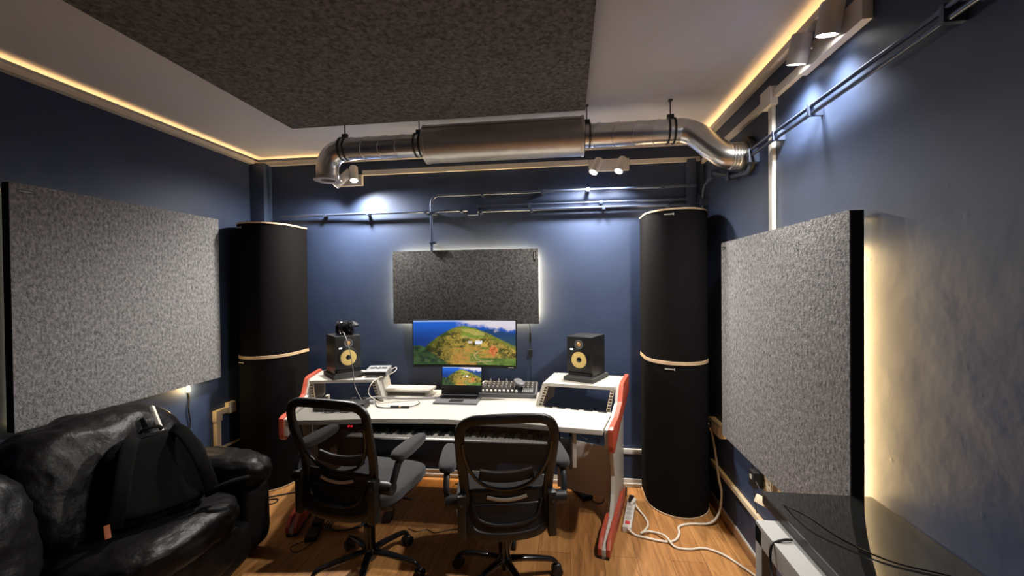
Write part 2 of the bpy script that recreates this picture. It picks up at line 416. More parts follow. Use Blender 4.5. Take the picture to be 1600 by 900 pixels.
# ================================================================== BASS TRAPS
def trap_outline(a=.212, b=.235, back=.185, n=26):
    P = [(a*math.cos(PI+PI*i/n), b*math.sin(PI+PI*i/n)) for i in range(n+1)]
    return P+[(a, back), (-a, back)]
def make_trap(label, loc):
    t = thing('bass_trap', label, 'bass trap', loc, group='curved corner bass traps'); H = 1.045
    MB().prism(trap_outline(), H-.024, Matrix.Translation((0, 0, .012))).build('cloth_body', 'cloth', t)
    for z in (0, H-.012): MB().prism(trap_outline(.216, .240, .186), .012, Matrix.Translation((0, 0, z)), bev=.002).build('wooden_rim', 'wood', t)
    # small white lettering plate
    q = Matrix.Translation((-.085, -.2185, H-.040)) @ Matrix.Rotation(math.radians(-21), 4, 'Z')
    MB().box((-.035, -.003, -.004), (.030, .0, .004), q).box((.024, -.003, -.008), (.030, 0, .008), q).build('lettering', 'silver', t)
    return t
t0 = make_trap('upper curved black bass trap in the far right corner', (.765, 3.18, 1.045))
for lbl, loc in (('lower curved black bass trap standing on floor in the far right corner', (.765, 3.18, 0)),
                 ('upper curved black bass trap in the far left corner', (-2.425, 3.18, 1.045)),
                 ('lower curved black bass trap in the far left corner beside the desk', (-2.425, 3.18, 0))):
    c = copy_tree(t0); c.location = loc; c['label'] = lbl

# ================================================================== VENTILATION DUCT
YD, ZD = 2.68, 2.508
R_P, R_M = .071, .120
t = thing('ventilation_duct', 'galvanised spiral duct with fat ribbed silencer hung across the far wall', 'duct', (0, YD, ZD))
# left straight + seams
def spiral(b, x0, x1, r, pitch=.118, lean=.035):
    x = x0+.05
    while x < x1-.04:
        pts = [(x+lean*math.cos(a), r*1.004*math.cos(a+.6), r*1.004*math.sin(a+.6)) for a in [2*PI*k/32 for k in range(32)]]
        b.sweep(pts, .010, .009, closed=True, upv=(1, 0, 0), seg=6); x += pitch
b = MB().cyl((-1.475, 0, 0), (-.91, 0, 0), R_P, seg=40, caps=False); spiral(b, -1.475, -.93, R_P); b.build('pipe', 'duct', t)
b = MB().cyl((.10, 0, 0), (.672, 0, 0), R_P, seg=40, caps=False); spiral(b, .14, .66, R_P); b.build('pipe', 'duct', t)
b = MB().lathe([(.0, 0), (R_M-.006, 0), (R_M+.003, .004), (R_M+.003, .02), (R_M, .024), (R_M, 1.0), (R_M+.003, 1.004), (R_M+.003, 1.02), (R_M-.006, 1.024), (0, 1.024)],
           Matrix.Translation((-.915, 0, 0)) @ Matrix.Rotation(PI/2, 4, 'Y'), 56)
b.box((-.9, -R_M*.80-.004, R_M*.62), (.09, -R_M*.74, R_M*.645)); b.build('silencer', 'muffler', t)
# left elbow down
pts = [(-1.475-.13*math.sin(a), 0, -.13+.13*math.cos(a)) for a in [PI/2*k/10 for k in range(11)]]
pts = [(-1.46, 0, 0)]+pts+[(-1.605, 0, -.175)]
MB().sweep(pts, 2*R_P, seg=36, upv=(0, 1, 0), roundness=2).build('elbow', 'duct', t)
b = MB().ring((-1.605, 0, -.205), (-1.605, 0, -.197), .088, .05); b.cyl((-1.605, 0, -.198), (-1.605, 0, -.172), R_P*.96, R_P*1.0, 36, False); b.build('vent_collar', 'lamp_w', t)
# right S bend into right wall
pts = catmull([(.66, 0, 0), (.70, -.002, -.002), (.77, -.02, -.04), (.84, -.065, -.125), (.90, -.10, -.185), (.965, -.115, -.20), (XR-.03, -.116, -.20)], 8)
MB().sweep(pts, 2*R_P, seg=36, upv=(0, 1, 0), roundness=2).build('s_bend', 'duct', t)
b = MB()
for k in range(5): b.ring((.925+k*.014, -.115, -.20), (.931+k*.014, -.115, -.20), R_P+.004, R_P-.004)
b.build('ribbed_coupling', 'duct', t)
b = MB().ring((XR-.03, -.116, -.20), (XR-.002, -.116, -.20), .105, .06); b.build('wall_gasket', 'black', t)
for k, (x, yt) in enumerate(((-1.475, 0), (-.958, 0), (.125, 0), (.625, 0))):
    b = MB().ring((x-.022, 0, 0), (x-.012, 0, 0), R_P+.008, R_P-.001).ring((x+.012, 0, 0), (x+.022, 0, 0), R_P+.008, R_P-.001)
    b.box((x-.02, -.008, R_P), (x+.02, .008, R_P+.03)); c = b.build('pipe_clamp', 'clamp', t)
    MB().cyl((x, 0, R_P+.02), (x, 0, ZC-ZD), .004, seg=8).box((x-.012, -.012, ZC-ZD-.006), (x+.012, .012, ZC-ZD)).build('threaded_rod', 'steel', t)

# ================================================================== CONDUITS and trunking
def clip(b, p, n, r=.011):
    """saddle clip at p, standing off the wall along -n"""
    b.box(Vector(p)-Vector((.010, .010, .016)), Vector(p)+Vector((.010, .010, .016)))
off = .035
# conduit A: single from left corner to box, pair from box to right corner
t = thing('conduit', 'thin painted conduit running from left corner to the small junction box', 'conduit', (-2.45, YB, 2.19))
MB().cyl((0, -off, 0), (1.655, -off, 0), .010, seg=12).build('tube', 'conduit', t)
for x in (.42, .80, 1.30, 1.60): MB().box((x-.012, -off-.012, -.014), (x+.012, 0, .008), bev=.002).build('clip', 'conduit', t)
t = thing('conduit', 'upper of two parallel conduits right of the junction box', 'conduit', (-.72, YB, 2.218), group='painted conduits')
MB().cyl((0, -off, 0), (1.70, -off, 0), .009, seg=12).build('tube', 'conduit', t)
for x in (.42, .98, 1.5): MB().box((x-.012, -off-.011, -.012), (x+.012, 0, .012), bev=.002).build('clip', 'conduit', t)
t = thing('conduit', 'lower of two parallel conduits right of the junction box', 'conduit', (-.72, YB, 2.178), group='painted conduits')
MB().cyl((0, -off, 0), (1.70, -off, 0), .010, seg=12).build('tube', 'conduit', t)
for x in (.03, .44, 1.0, 1.48): MB().box((x-.012, -off-.012, -.018), (x+.012, 0, .010), bev=.002).build('clip', 'conduit', t)
t = thing('junction_box', 'small square navy junction box on far wall between conduits', 'junction box', (-.757, YB, 2.195))
MB().box((-.042, -.05, -.045), (.042, 0, .045), bev=.004).build('box', 'navy', t)
MB().box((-.042, -.054, -.045), (.042, -.050, .045), bev=.002).build('lid', 'conduit', t)
# conduit B: rises from the felt panel and turns right
t = thing('conduit', 'bent conduit rising from the felt panel then turning right along far wall', 'conduit', (-1.09, YB-.003, 1.87))
pts = [(0, -off-.03, 0), (0, -off-.03, .38)]+[(.06-.06*math.cos(a), -off-.03, .38+.06*math.sin(a)) for a in [PI/2*k/8 for k in range(1, 9)]]+[(.5, -off-.03, .44), (2.05, -off-.03, .44)]
MB().sweep(pts, .021, seg=12, upv=(0, 1, 0), roundness=2).build('tube', 'conduit', t)
for p in ((0, .06), (0, .30)): MB().box((p[0]-.014, -off-.045, p[1]-.01), (p[0]+.03, 0, p[1]+.01), bev=.002).build('clip', 'conduit', t)
for x in (.42, .9, 1.25, 1.8): MB().box((x-.012, -off-.042, .425), (x+.012, 0, .455), bev=.002).build('clip', 'conduit', t)
# right wall conduit
t = thing('conduit', 'long painted conduit on right wall under the twin spotlights', 'conduit', (XR, 2.47, 2.30))
MB().cyl((-off-.01, 0, 0), (-off-.01, -3.4, 0), .008, seg=12).build('tube', 'conduit', t)
MB().cyl((-off-.005, 0, -.028), (-off-.005, -3.4, -.028), .008, seg=12).build('tube', 'conduit', t)
for y in (-.03, -.30, -.60, -1.22, -1.8): MB().box((-off-.020, y-.008, -.039), (0, y+.008, .010), bev=.002).build('clip', 'conduit', t)
# pipework near the duct gasket
t = thing('conduit', 'short dark bent pipe around the duct gasket on right wall', 'conduit', (XR, 2.45, 2.28))
MB().sweep([(-off, 0, .0), (-off, .02, -.06), (-off, .06, -.085), (-off, .30, -.045), (-off, .52, .02), (-off, .62, .06), (-off, .66, .03), (-off, .78, .02), (-off, .82, -.02), (-off, .84, -.18)], .022, seg=10, upv=(1, 0, 0), roundness=2).build('tube', 'navy', t)
for p in ((.0, -.02), (.30, -.045), (.62, .05), (.83, -.1)): MB().box((-off-.02, p[0]-.02, p[1]-.025), (0, p[0]+.02, p[1]+.025), bev=.003).build('clip', 'navy', t)
t = thing('cable_duct', 'navy painted vertical cable duct in the far right corner above the trap', 'cable duct', (.94, YB, 2.09))
MB().box((-.04, -.045, 0), (.02, 0, .43), bev=.003).build('channel', 'navy', t)
MB().box((.03, -.05, .02), (.075, 0, .16), bev=.003).build('box', 'navy', t)
MB().box((.025, -.055, .09), (.08, 0, .11)).build('strap', 'conduit', t)
# white trunking
def trunk(label, a, b, parent=None, mat='white_paint'):
    a, b = Vector(a), Vector(b)
    lo = Vector([min(a[i], b[i]) for i in range(3)]); hi = Vector([max(a[i], b[i]) for i in range(3)])
    o = MB().box(lo, hi, bev=.003).build('cable_trunking', mat, parent)
    return tag(o, label, 'cable trunking')
trunk('long white cable trunking high on the far wall behind the duct', (-1.70, YB-.022, 2.515), (.168, YB, 2.555))
trunk('short white cable trunking on far wall between spotlight plate and right corner', (.478, YB-.022, 2.505), (1.0, YB, 2.54))
trunk('white cable trunking on right wall from far corner to the junction box', (XR-.022, 2.33, 2.485), (XR, YB-.01, 2.52))
trunk('white cable trunking on right wall between junction box and spotlight plate', (XR-.024, 1.985, 2.49), (XR, 2.225, 2.53))
trunk('vertical white cable trunking dropping behind the right felt panel', (XR-.018, 2.255, 1.80), (XR, 2.295, 2.47))
t = thing('junction_box', 'white square junction box high on right wall', 'junction box', (XR, 2.278, 2.505))
MB().box((-.04, -.05, -.045), (0, .05, .045), bev=.004).build('box', 'white_paint', t)
MB().box((-.044, -.045, -.04), (-.04, .045, .04), bev=.002).build('lid', 'white_paint', t)
trunk('white cable trunking low on the far wall behind the desk', (-2.2, YB-.022, .262), (.56, YB, .298))
trunk('cream cable trunking low on right wall leading to the white table', (XR-.022, 1.2, .285), (XR, 3.2, .315), mat='cream')
# left wall cream trunking and socket
t = thing('cable_trunking', 'cream elbowed cable trunking on left wall behind the sofa arm', 'cable trunking', (XL, 2.885, .30))
MB().box((0, -.022, .0), (.03, .022, .30), bev=.004).build('channel', 'cream', t)
MB().box((0, -.03, .27), (.036, .03, .355), bev=.008).box((0, .02, .315), (.036, .14, .355), bev=.006).build('elbow', 'cream', t)
MB().box((0, -.035, .0), (.034, .035, .07), bev=.006).build('joint', 'cream', t)
MB().box((0, .03, .045), (.02, .22, .060), bev=.003).build('channel', 'cream', t)
t = thing('wall_socket', 'small cream wall socket on left wall beside the left bass traps', 'socket', (XL, 3.02, .60))
MB().box((0, -.045, 0), (.035, .03, .085), bev=.004).build('body', 'cream', t)
MB().box((.035, -.035, .01), (.038, .02, .075)).build('face', 'white_paint', t)

# ------------------------------------------------------------------ sockets on right wall
def socket(label, y0, y1, z0, z1):
    t = thing('wall_socket', label, 'socket', (XR, (y0+y1)/2, (z0+z1)/2)); h = (y1-y0)/2; k = (z1-z0)/2
    MB().box((-.045, -h, -k), (0, h, k), bev=.006).build('body', 'cream', t)
    MB().box((-.049, -h+.008, -k+.008), (-.045, h-.008, k-.008), bev=.002).build('face_plate', 'cream', t)
    b = MB()
    for i in range(3):
        y = -h*.62+i*h*.62
        for zz in (-.012, .012): b.cyl((-.0495, y, zz), (-.0488, y, zz), .005, seg=10)
    b.build('socket_holes', 'black', t); return t
socket('cream wall socket on right wall beside the right bass trap', 2.93, 3.16, .555, .635)
socket('cream wall socket on right wall below the felt panel corner', 2.20, 2.36, .52, .62)
t = thing('plug', 'black plug in the cream socket beside the right bass trap', 'plug', (XR-.049, 3.10, .595))
MB().cyl((-.045, 0, 0), (0, 0, 0), .020, seg=18).box((-.06, -.01, -.03), (-.04, .01, .0), bev=.004).build('plug_body', 'black', t)
t = thing('plug', 'black adapter plug in the socket below the felt panel', 'plug', (XR-.049, 2.315, .575))
MB().box((-.05, -.03, -.04), (0, .03, .04), bev=.006).build('plug_body', 'black', t)
MB().box((-.052, -.012, .0), (-.05, .012, .02)).build('label_patch', 'white', t)
t = thing('power_adapter', 'small cream adapter hanging beside the black slab corner', 'power adapter', (XR-.07, 2.22, .50), .4)
MB().box((-.04, -.03, -.02), (.04, .03, .02), Matrix.Rotation(.5, 4, 'Y'), bev=.006).build('casing', 'cream', t)
cable('lead', [(0, 0, .02), (-.002, .03, .05), (.01, .07, .075)], .003, 'cable_k', parent=t)

# ================================================================== LED tape end + lead on left wall
t = thing('led_strip', 'glowing end of warm LED strip hanging under the left felt panel', 'led strip', (XL, 2.648, .90))
MB().box((.004, -.009, -.045), (.014, .009, .04)).build('tape', 'led', t)
cable('lead', [(.01, 0, -.045), (.012, .006, -.09), (.014, -.004, -.16), (.012, .01, -.26), (.012, .0, -.32)], .005, 'cable_k', parent=t)
l = bpy.data.lights.new('led_point', 'POINT'); l.energy = 1.0; l.color = LEDC; l.shadow_soft_size = .02
o = bpy.data.objects.new('led_point', l); COL.objects.link(o); o.location = (.05, 0, -.03); o.parent = t
t = thing('led_lead', 'thin black lead with inline dimmer hanging from the felt panel beside the monitor', 'cable', (-.305, YB, 1.28))
cable('wire', [(0, -.03, 0), (.004, -.012, -.10), (.006, -.012, -.30), (.004, -.012, -.55)], .0025, 'cable_k', parent=t)
MB().box((-.004, -.018, -.16), (.010, -.008, -.08), bev=.002).build('connector', 'black', t)
MB().box((-.012, -.024, -.275), (.020, -.006, -.215), bev=.004).build('dimmer', 'black', t)
cable('led_lead', [(XR-.01, 2.52, .60), (XR-.012, 2.51, .55), (XR-.01, 2.53, .50), (XR-.012, 2.50, .44), (XR-.02, 2.44, .33)], .0025, 'cable_k',
      'thin black wavy lead on right wall below the felt panel', 'cable')

# ================================================================== DESK
AX = -.785; ZT = .745; ZR = .905
def desk_pt(sx, x, y): return (AX+sx*x, y)
D = thing('studio_desk', 'white studio desk with red side boards, twin racks and splayed legs', 'desk', (AX, 2.85, 0))
IM = Matrix.Translation((-AX, -2.85, 0))
# worktop outline
P = [(AX-.985, 2.455), (AX-.80, 2.475), (AX-.45, 2.54), (AX, 2.575), (AX+.45, 2.55), (AX+.75, 2.50), (AX+.975, 2.470), (AX+1.065, 2.82), (AX+.575, 2.935), (AX+.66, 3.29), (AX-.66, 3.29), (AX-.575, 2.935), (AX-1.065, 2.82)]
MB().prism(P, .030, IM @ Matrix.Translation((0, 0, ZT-.030)), bev=.003).build('worktop', 'white', D)
def side_frame(sx, front=(.985, 2.46), ang=14.5):
    """matrix: local x along side (front->back), local y up (z world), local z outward"""
    a = math.radians(ang); d = Vector((sx*math.sin(a), math.cos(a), 0)); u = Vector((0, 0, 1))
    o = Vector((sx*math.cos(a), -math.sin(a), 0))
    mm = Matrix((d, u, o)).transposed().to_4x4(); mm.translation = Vector((AX+sx*front[0], front[1], 0)); return IM @ mm
BOARD = [(.0, .63), (-.01, .66), (-.01, ZT+.012), (.02, ZT+.022), (.20, ZT+.025), (.37, ZT+.07), (.44, ZR+.01), (.50, ZR+.018), (.745, ZR+.018), (.76, ZR), (.76, .80), (.50, .735), (.30, .70), (.08, .615), (.03, .61)]
LEG = [(.0, .0), (.80, .0), (.80, .70), (.16, .70), (.24, .64), (.36, .33), (.34, .22), (.26, .10), (.0, .055)]
FOOT_O = [(.0, .018), (.82, .018), (.82, .05), (.60, .12), (.30, .115), (.05, .10), (.0, .06)]
FOOT_I = [(.0, .018), (.40, .018), (.36, .09), (.28, .12), (.05, .10), (.0, .06)]
for sx in (-1, 1):
    mm = side_frame(sx)
    MB().prism(BOARD, .028, mm @ Matrix.Translation((0, 0, .022)), bev=.004).build('side_board', 'red', D)
    MB().prism([(x, min(y, ZR) if y > .8 else y) for x, y in [(.005, .64), (.0, ZT+.005), (.20, ZT+.012), (.38, ZT+.06), (.445, ZR), (.755, ZR), (.755, .72), (.1, .64)]], .022, mm, bev=.002).build('side_cheek', 'white', D)
    MB().prism(LEG, .024, mm @ Matrix.Translation((0, 0, -.022)), bev=.002).build('leg', 'white', D)
    MB().prism(FOOT_O, .022, mm @ Matrix.Translation((0, 0, .003)), bev=.003).build('foot_board', 'red', D)
    MB().prism(FOOT_I, .022, mm @ Matrix.Translation((0, 0, -.045)), bev=.003).build('foot_board', 'red', D)
    MB().prism([(.0, .0), (.82, .0), (.82, .018), (.0, .018)], .066, mm @ Matrix.Translation((0, 0, -.045))).build('foot_sole', 'black', D)
    # rack tops
    q = [(AX+sx*.62, 2.925), (AX+sx*1.085, 2.845), (AX+sx*1.17, 3.185), (AX+sx*.70, 3.27)]
    if sx < 0: q = q[::-1]
    MB().prism(q, .022, IM @ Matrix.Translation((0, 0, ZR-.022)), bev=.003).build('rack_top', 'white', D)
    # inner rack wall, leaning slightly outwards, and the hole rails at both sides of the opening
    def hexa(name, mat, pts, th, parent):
        pts = [Vector((AX+sx*x, y, z_)) for x, y, z_ in pts]; th = Vector((sx*th, 0, 0)); t_ = bmesh.new()
        A = [t_.verts.new(p) for p in pts]; B_ = [t_.verts.new(p+th) for p in pts]; n_ = len(pts)
        t_.faces.new(A); t_.faces.new(B_[::-1])
        for i in range(n_): t_.faces.new((A[i], A[(i+1) % n_], B_[(i+1) % n_], B_[i]))
        mb = MB(); mb.add(t_, IM); return mb.build(name, mat, parent, smooth=0)
    hexa('rack_wall', 'white', [(.555, 2.925, ZT-.03), (.555, 2.925, ZT+.004), (.605, 2.92, ZR-.002), (.675, 3.27, ZR-.002), (.645, 3.30, ZT-.03)], .022, D)
    for x0, y0, x1, y1 in ((.585, 2.930, .632, 2.925), (1.040, 2.832, 1.070, 2.850)):
        p0, p1 = Vector((AX+sx*x0, y0, ZT+.002)), Vector((AX+sx*x1, y1, ZR-.024)); dn = Vector((0, -.001, 0))
        rail = MB().sweep([IM @ p0, IM @ p1], .026, .004, upv=(0, 1, 0), seg=8, roundness=8).build('rack_rail', 'cream', D)
        b = MB()
        for k in range(7):
            c = IM @ p0.lerp(p1, (k+.5)/7); b.box(c-Vector((.0095, .005, .0042)), c+Vector((.0095, .003, .0042)))
        b.build('rail_holes', 'black', rail)
    # front slotted rail on the worktop
    v0 = Vector((AX+sx*.60, 2.918, ZT+.001)); v1 = Vector((AX+sx*1.045, 2.815, ZT+.001)); b = MB()
    for k in range(5):
        f = (k+.5)/5; c = v0.lerp(v1, f); dd = (v1-v0).normalized()*.028; nn = Vector((0, .014, 0)); c = c-Vector((0, .006, 0))
        t_ = bmesh.new(); vs = [t_.verts.new(c-dd-nn), t_.verts.new(c+dd-nn), t_.verts.new(c+dd+nn), t_.verts.new(c-dd+nn)]; t_.faces.new(vs); b.add(t_, IM)
    b.build('rack_slots', 'black', D, solid=.002)
    # angled back panel beside each leg
    a0 = Vector((AX+sx*1.065, 2.955)); a1 = Vector((AX+sx*.70, 3.12)); dd = (a1-a0); n_ = Vector((-dd.y, dd.x)).normalized()*.009
    q = [tuple(a0+n_), tuple(a1+n_), tuple(a1-n_), tuple(a0-n_)]
    if sx < 0: q = q[::-1]
    MB().prism(q, .36, IM @ Matrix.Translation((0, 0, .10)), bev=.002).build('back_panel', 'tan', D)
    # hanging bracket for the keyboard tray
    bx = AX+sx*.815
    MB().box((bx-.011, 2.52, .50), (bx+.011, 2.95, ZT-.045), IM, bev=.002).build('tray_bracket', 'white', D)
MB().box((AX-.80, 2.60, .50), (AX+.80, 2.95, .518), IM, bev=.002).build('keyboard_tray', 'white', D)
b = MB()
for sx in (-1, 1): b.box((AX+sx*.792-.008, 2.49, .50), (AX+sx*.792+.008, 2.90, .69), IM, bev=.002)
b.build('tray_slide', 'black', D)

# ------------------------------------------------------------------ digital piano
t = thing('digital_piano', 'black digital piano with white keys on the tray under the desk', 'piano', (-.76, 2.50, .518))
MB().box((-.70, .0, 0), (.70, .29, .095), bev=.008).box((-.70, -.004, .0), (.70, .02, .118), bev=.006).build('body', 'black', t)
MB().box((-.70, -.004, .0), (-.640, .29, .150), bev=.008).box((.642, -.004, 0), (.70, .29, .150), bev=.008).box((-.70, .165, .09), (.70, .29, .158), bev=.006).build('case', 'black', t)
nW = 52; kw = 1.28/nW
wk = MB().box((-.641, .01, .097), (-.641+kw-.0012, .16, .122), bev=.0015).build('white_key', 'key_w', t)
for k in range(1, nW):
    c = wk.copy(); COL.objects.link(c); c.parent = t; c.location = (k*kw, 0, 0)
bk = MB().box((-.641+kw-.006, .068, .12), (-.641+kw+.006, .162, .136), bev=.002).build('black_key', 'black', t)
first = True
for k in range(nW-1):
    if (k+5) % 7 in (2, 6): continue
    if first: bk.location = (k*kw, 0, 0); first = False; continue
    c = bk.copy(); COL.objects.link(c); c.parent = t; c.location = (k*kw, 0, 0)
for x in (-.675, -.655): MB().cyl((x, .10, .150), (x, .10, .156), .007, seg=12).build('red_light', 'red_led', t)

# ------------------------------------------------------------------ landscape picture for the screens
def fbm(x, y, o=4):
    v = 0; a = .5
    for _ in range(o): v += a*noise.noise(Vector((x, y, 3.1))); x *= 2.03; y *= 2.03; a *= .5
    return v
def lerp(a, b, t): t = max(0, min(1, t)); return tuple(a[i]+(b[i]-a[i])*t for i in range(3))
def sst(a, b, x): t = max(0, min(1, (x-a)/(b-a))); return t*t*(3-2*t)
def picture(u, v):
    n1 = fbm(u*7, v*5); n2 = fbm(u*46, v*30, 3); n3 = fbm(u*18+5, v*12+2, 4); n4 = fbm(u*120+3, v*90, 3)
    # deep blue valley haze on the left, sky strip on top
    c = lerp((.004, .03, .17), (.012, .10, .50), sst(.50, .98, v+.12*n1)); c = lerp(c, (.45, .62, .95), sst(.955, .995, v))
    # right: blue mountain under drifting white cloud
    if u > .5:
        rv = .80-.10*abs(u-.74)/.3+.05*n1
        mt = lerp((.010, .045, .14), (.03, .07, .06), sst(.75, .35, v)+.5*n3)
        c = lerp(c, mt, sst(.5, .62, u)*sst(rv+.03, rv-.03, v))
    cl = sst(.86+.16*n3, .97+.1*n3, v+.30*max(0, u-.52)-.10*max(0, .50-u)-.12*(u < .42)+.10*n1)
    cl *= sst(.36, .58, u); c = lerp(c, (.68, .62, .66), cl*.95)
    # dark green hills: lower left and right flank
    hl = .44-.55*u+.10*n1
    if v < hl: c = lerp((.006, .018, .010), (.040, .085, .025), .45+1.6*n3+.8*n2)
    hr = .62-.55*(u-.62)+.10*n1
    if u > .68 and v < hr: c = lerp((.010, .028, .030), (.10, .115, .030), .42+1.5*n3+1.2*n2+.35*sst(.5, .0, v))
    # the ridge hill
    if u < .50: top = .33+.55*math.sin(max(0, min(1, (u-.08)/.44))*PI/2)
    elif u < .62: top = .88-.45*(u-.50)
    else: top = .826-1.05*(u-.62)
    top += .025*n1+.010*n2
    lo = .42-1.7*(u-.09) if u < .34 else -1
    if u > .09 and v < top and v > lo+.10*n1:
        depth = (top-v); trees = .42+1.1*n2+1.9*n4+1.2*n3
        c = lerp((.012, .022, .004), (.46, .32, .055), trees*sst(-.05, .16, depth)+.10)
        c = lerp(c, (.17, .24, .035), sst(.16, .0, depth)*.55)
        dk = .30+.70*sst(.12, .48, u+.12*n1); c = (c[0]*dk, c[1]*(dk*.9+.1), c[2]*dk)
        if n1+.6*n3 < -.12: c = (c[0]*.45, c[1]*.55, c[2]*.6)
        if v > .56 and .44 < u < .70:          # striped meadows near the crest
            f = math.sin((v*1.0+u*.55)*34+4*n1); c = lerp(c, (.15, .26, .035) if f > -.1 else (.42, .36, .09), .75*sst(.44, .50, u)*sst(.56, .64, v)*sst(.0, .03, depth))
        if v < .40-.15*abs(u-.6) and .34 < u < .80:   # ploughed fields at the foot
            fld = (.46, .22, .045) if fbm(u*6+9, v*16, 2) > -.03 else ((.13, .19, .03) if u > .56 else (.34, .24, .05))
            c = lerp(c, fld, .85*sst(.34, .42, u)*(1 if n2 < .12 else .3))
        if v < .16 and u > .62: c = lerp((.05, .10, .015), (.14, .22, .04), .5+2*n3)
        road = .70-.10*math.sin((v-.04)*9.5)
        if abs(u-road) < .0065 and .02 < v < .34: c = (.46, .34, .15)
        if abs(v-.055-.22*max(0, u-.58)) < .010 and .56 < u < .78: c = (.40, .30, .13)
        if .605 < u < .675 and .465 < v < .545 and n4 > -.25: c = (.78, .78, .85)
        if .535 < u < .575 and .48 < v < .535: c = (.60, .52, .48)
        if .66 < u < .73 and .40 < v < .50: c = lerp(c, (.62, .40, .07), .7)
    if ((u-.785)/.042)**2+((v-.32)/.105)**2 < 1+2.2*n2: c = lerp((.38, .07, .015), (.66, .22, .07), .5+2.5*n2)
    return c
def screen_mesh(name, W, H, nu, nv, curve, parent, z0, y0, gain, tilt=0.):
    """local plane facing -Y, x in [-W/2,W/2], z from z0; curve = sagitta (edges come forward)"""
    verts = []; cols = []
    for j in range(nv+1):
        for i in range(nu+1):
            u, v = i/nu, j/nv; x = (u-.5)*W
            verts.append((x, y0-curve*(2*u-1)**2+math.sin(tilt)*v*H, z0+math.cos(tilt)*v*H)); cols.append(picture(u, v))
    faces = [(j*(nu+1)+i, j*(nu+1)+i+1, (j+1)*(nu+1)+i+1, (j+1)*(nu+1)+i) for j in range(nv) for i in range(nu)]
    me = bpy.data.meshes.new(name); me.from_pydata(verts, [], faces)
    ca = me.color_attributes.new('pic', 'FLOAT_COLOR', 'POINT')
    ca.data.foreach_set('color', [c for q in cols for c in (*q, 1)])
    mt = bpy.data.materials.new(name+'_glow'); mt.use_nodes = True; nt = mt.node_tree; b = nt.nodes['Principled BSDF']
    at = nt.nodes.new('ShaderNodeAttribute'); at.attribute_name = 'pic'
    nt.links.new(at.outputs['Color'], b.inputs['Emission Color']); b.inputs['Emission Strength'].default_value = gain
    b.inputs['Base Color'].default_value = (.01, .01, .01, 1); b.inputs['Roughness'].default_value = .4
    me.materials.append(mt); o = bpy.data.objects.new(name, me); COL.objects.link(o); o.parent = parent
    me.polygons.foreach_set('use_smooth', [True]*len(faces)); return o
# ------------------------------------------------------------------ curved monitor
t = thing('curved_monitor', 'black curved ultrawide monitor showing a green hill landscape, above the laptop', 'monitor', (-.775, 3.10, ZT))
zb, MW, MH, SG = .245, .795, .332, .022
def curved_slab(W, z0, z1, yf, yb, n=20):
    b = bmesh.new(); rows = []
    for i in range(n+1):
        u = i/n; x = (u-.5)*W; s = -SG*(2*u-1)**2
        rows.append([b.verts.new((x, yf+s, z0)), b.verts.new((x, yb+s, z0)), b.verts.new((x, yb+s, z1)), b.verts.new((x, yf+s, z1))])
    for a, c in zip(rows, rows[1:]):
        for k in range(4): b.faces.new((a[k], c[k], c[(k+1) % 4], a[(k+1) % 4]))
    b.faces.new(rows[0]); b.faces.new(rows[-1][::-1]); return b
b = MB(); b.add(curved_slab(MW, zb-.018, zb+MH+.006, -.002, .02)); b.build('casing', 'black', t)
b = MB(); b.add(curved_slab(MW, zb-.020, zb-.004, -.008, .0)); b.build('lower_bezel', 'black', t)
screen_mesh('screen', MW-.014, MH, 230, 96, SG, t, zb, -.0045, .46)
MB().box((-.12, .02, zb+.05), (.12, .055, zb+.26), bev=.02).build('rear_housing', 'black', t)
MB().box((-.045, .06, 0.008), (.045, .08, zb+.16), bev=.006).build('stand_neck', 'black', t)
MB().box((-.12, .05, 0), (.12, .18, .01), bev=.004).build('stand_foot', 'black', t)
MB().box((.335, -.030-.0005, zb-.016), (.375, -.0275, zb-.010)).build('bezel_lettering', 'silver', t)
# cardboard-dark screen board behind the laptop
# ------------------------------------------------------------------ laptop
t = thing('laptop', 'open black laptop showing the same landscape, on desk below the monitor', 'laptop', (-.80, 2.89, ZT), math.radians(1))
MB().box((-.158, 0, .0), (.158, .225, .013), bev=.004).build('base', 'grey', t)
MB().box((-.135, .105, .0128), (.135, .205, .0140)).build('key_bed', 'black_matte', t)
b = MB()
for r in range(5):
    for c in range(14): b.box((-.131+c*.0188, .109+r*.0188, .0138), (-.131+c*.0188+.0158, .109+r*.0188+.0155, .0156))
b.build('keys', 'black', t)
MB().box((-.05, .02, .0128), (.05, .09, .0136), bev=.0004).build('trackpad', 'black', t)
lid = MB().box((-.158, 0, 0), (.158, .007, .215), bev=.003).build('lid', 'black', t); lid.location = (0, .222, .012); lid.rotation_euler = (-.07, 0, 0)
screen_mesh('screen', .300, .135, 120, 54, 0, lid, .072, -.0012, .55)

# ------------------------------------------------------------------ mixer
t = thing('mixing_console', 'black mixing console with rows of white knobs right of the laptop', 'mixer', (-.455, 3.10, ZT), 0)
tilt = math.atan2(.045, .20)
MB().prism([(0, 0), (0, .030), (.20, .075), (.215, .075), (.215, 0)], .43, Matrix(((0, 0, 1, -.215), (1, 0, 0, 0), (0, 1, 0, 0), (0, 0, 0, 1))), bev=.003).build('chassis', 'grey', t)
mt_ = Matrix.Translation((0, .002, .0305)) @ Matrix.Rotation(tilt, 4, 'X')
MB().box((-.205, .006, 0), (.205, .20, .002), mt_).build('top_plate', 'black', t)
fb = MB()
for k in range(9): fb.box((-.190+k*.032-.0015, .02, .002), (-.190+k*.032+.0015, .085, .0026), mt_)
fb.build('fader_slots', 'black_matte', t)
proto = MB().box((-.007, -.010, 0), (.007, .010, .012), bev=.002).build('fader_cap', 'white_paint', t)
R4 = mt_.to_euler()
def place(o, x, y):
    o.matrix_basis = mt_ @ Matrix.Translation((x, y, .002))
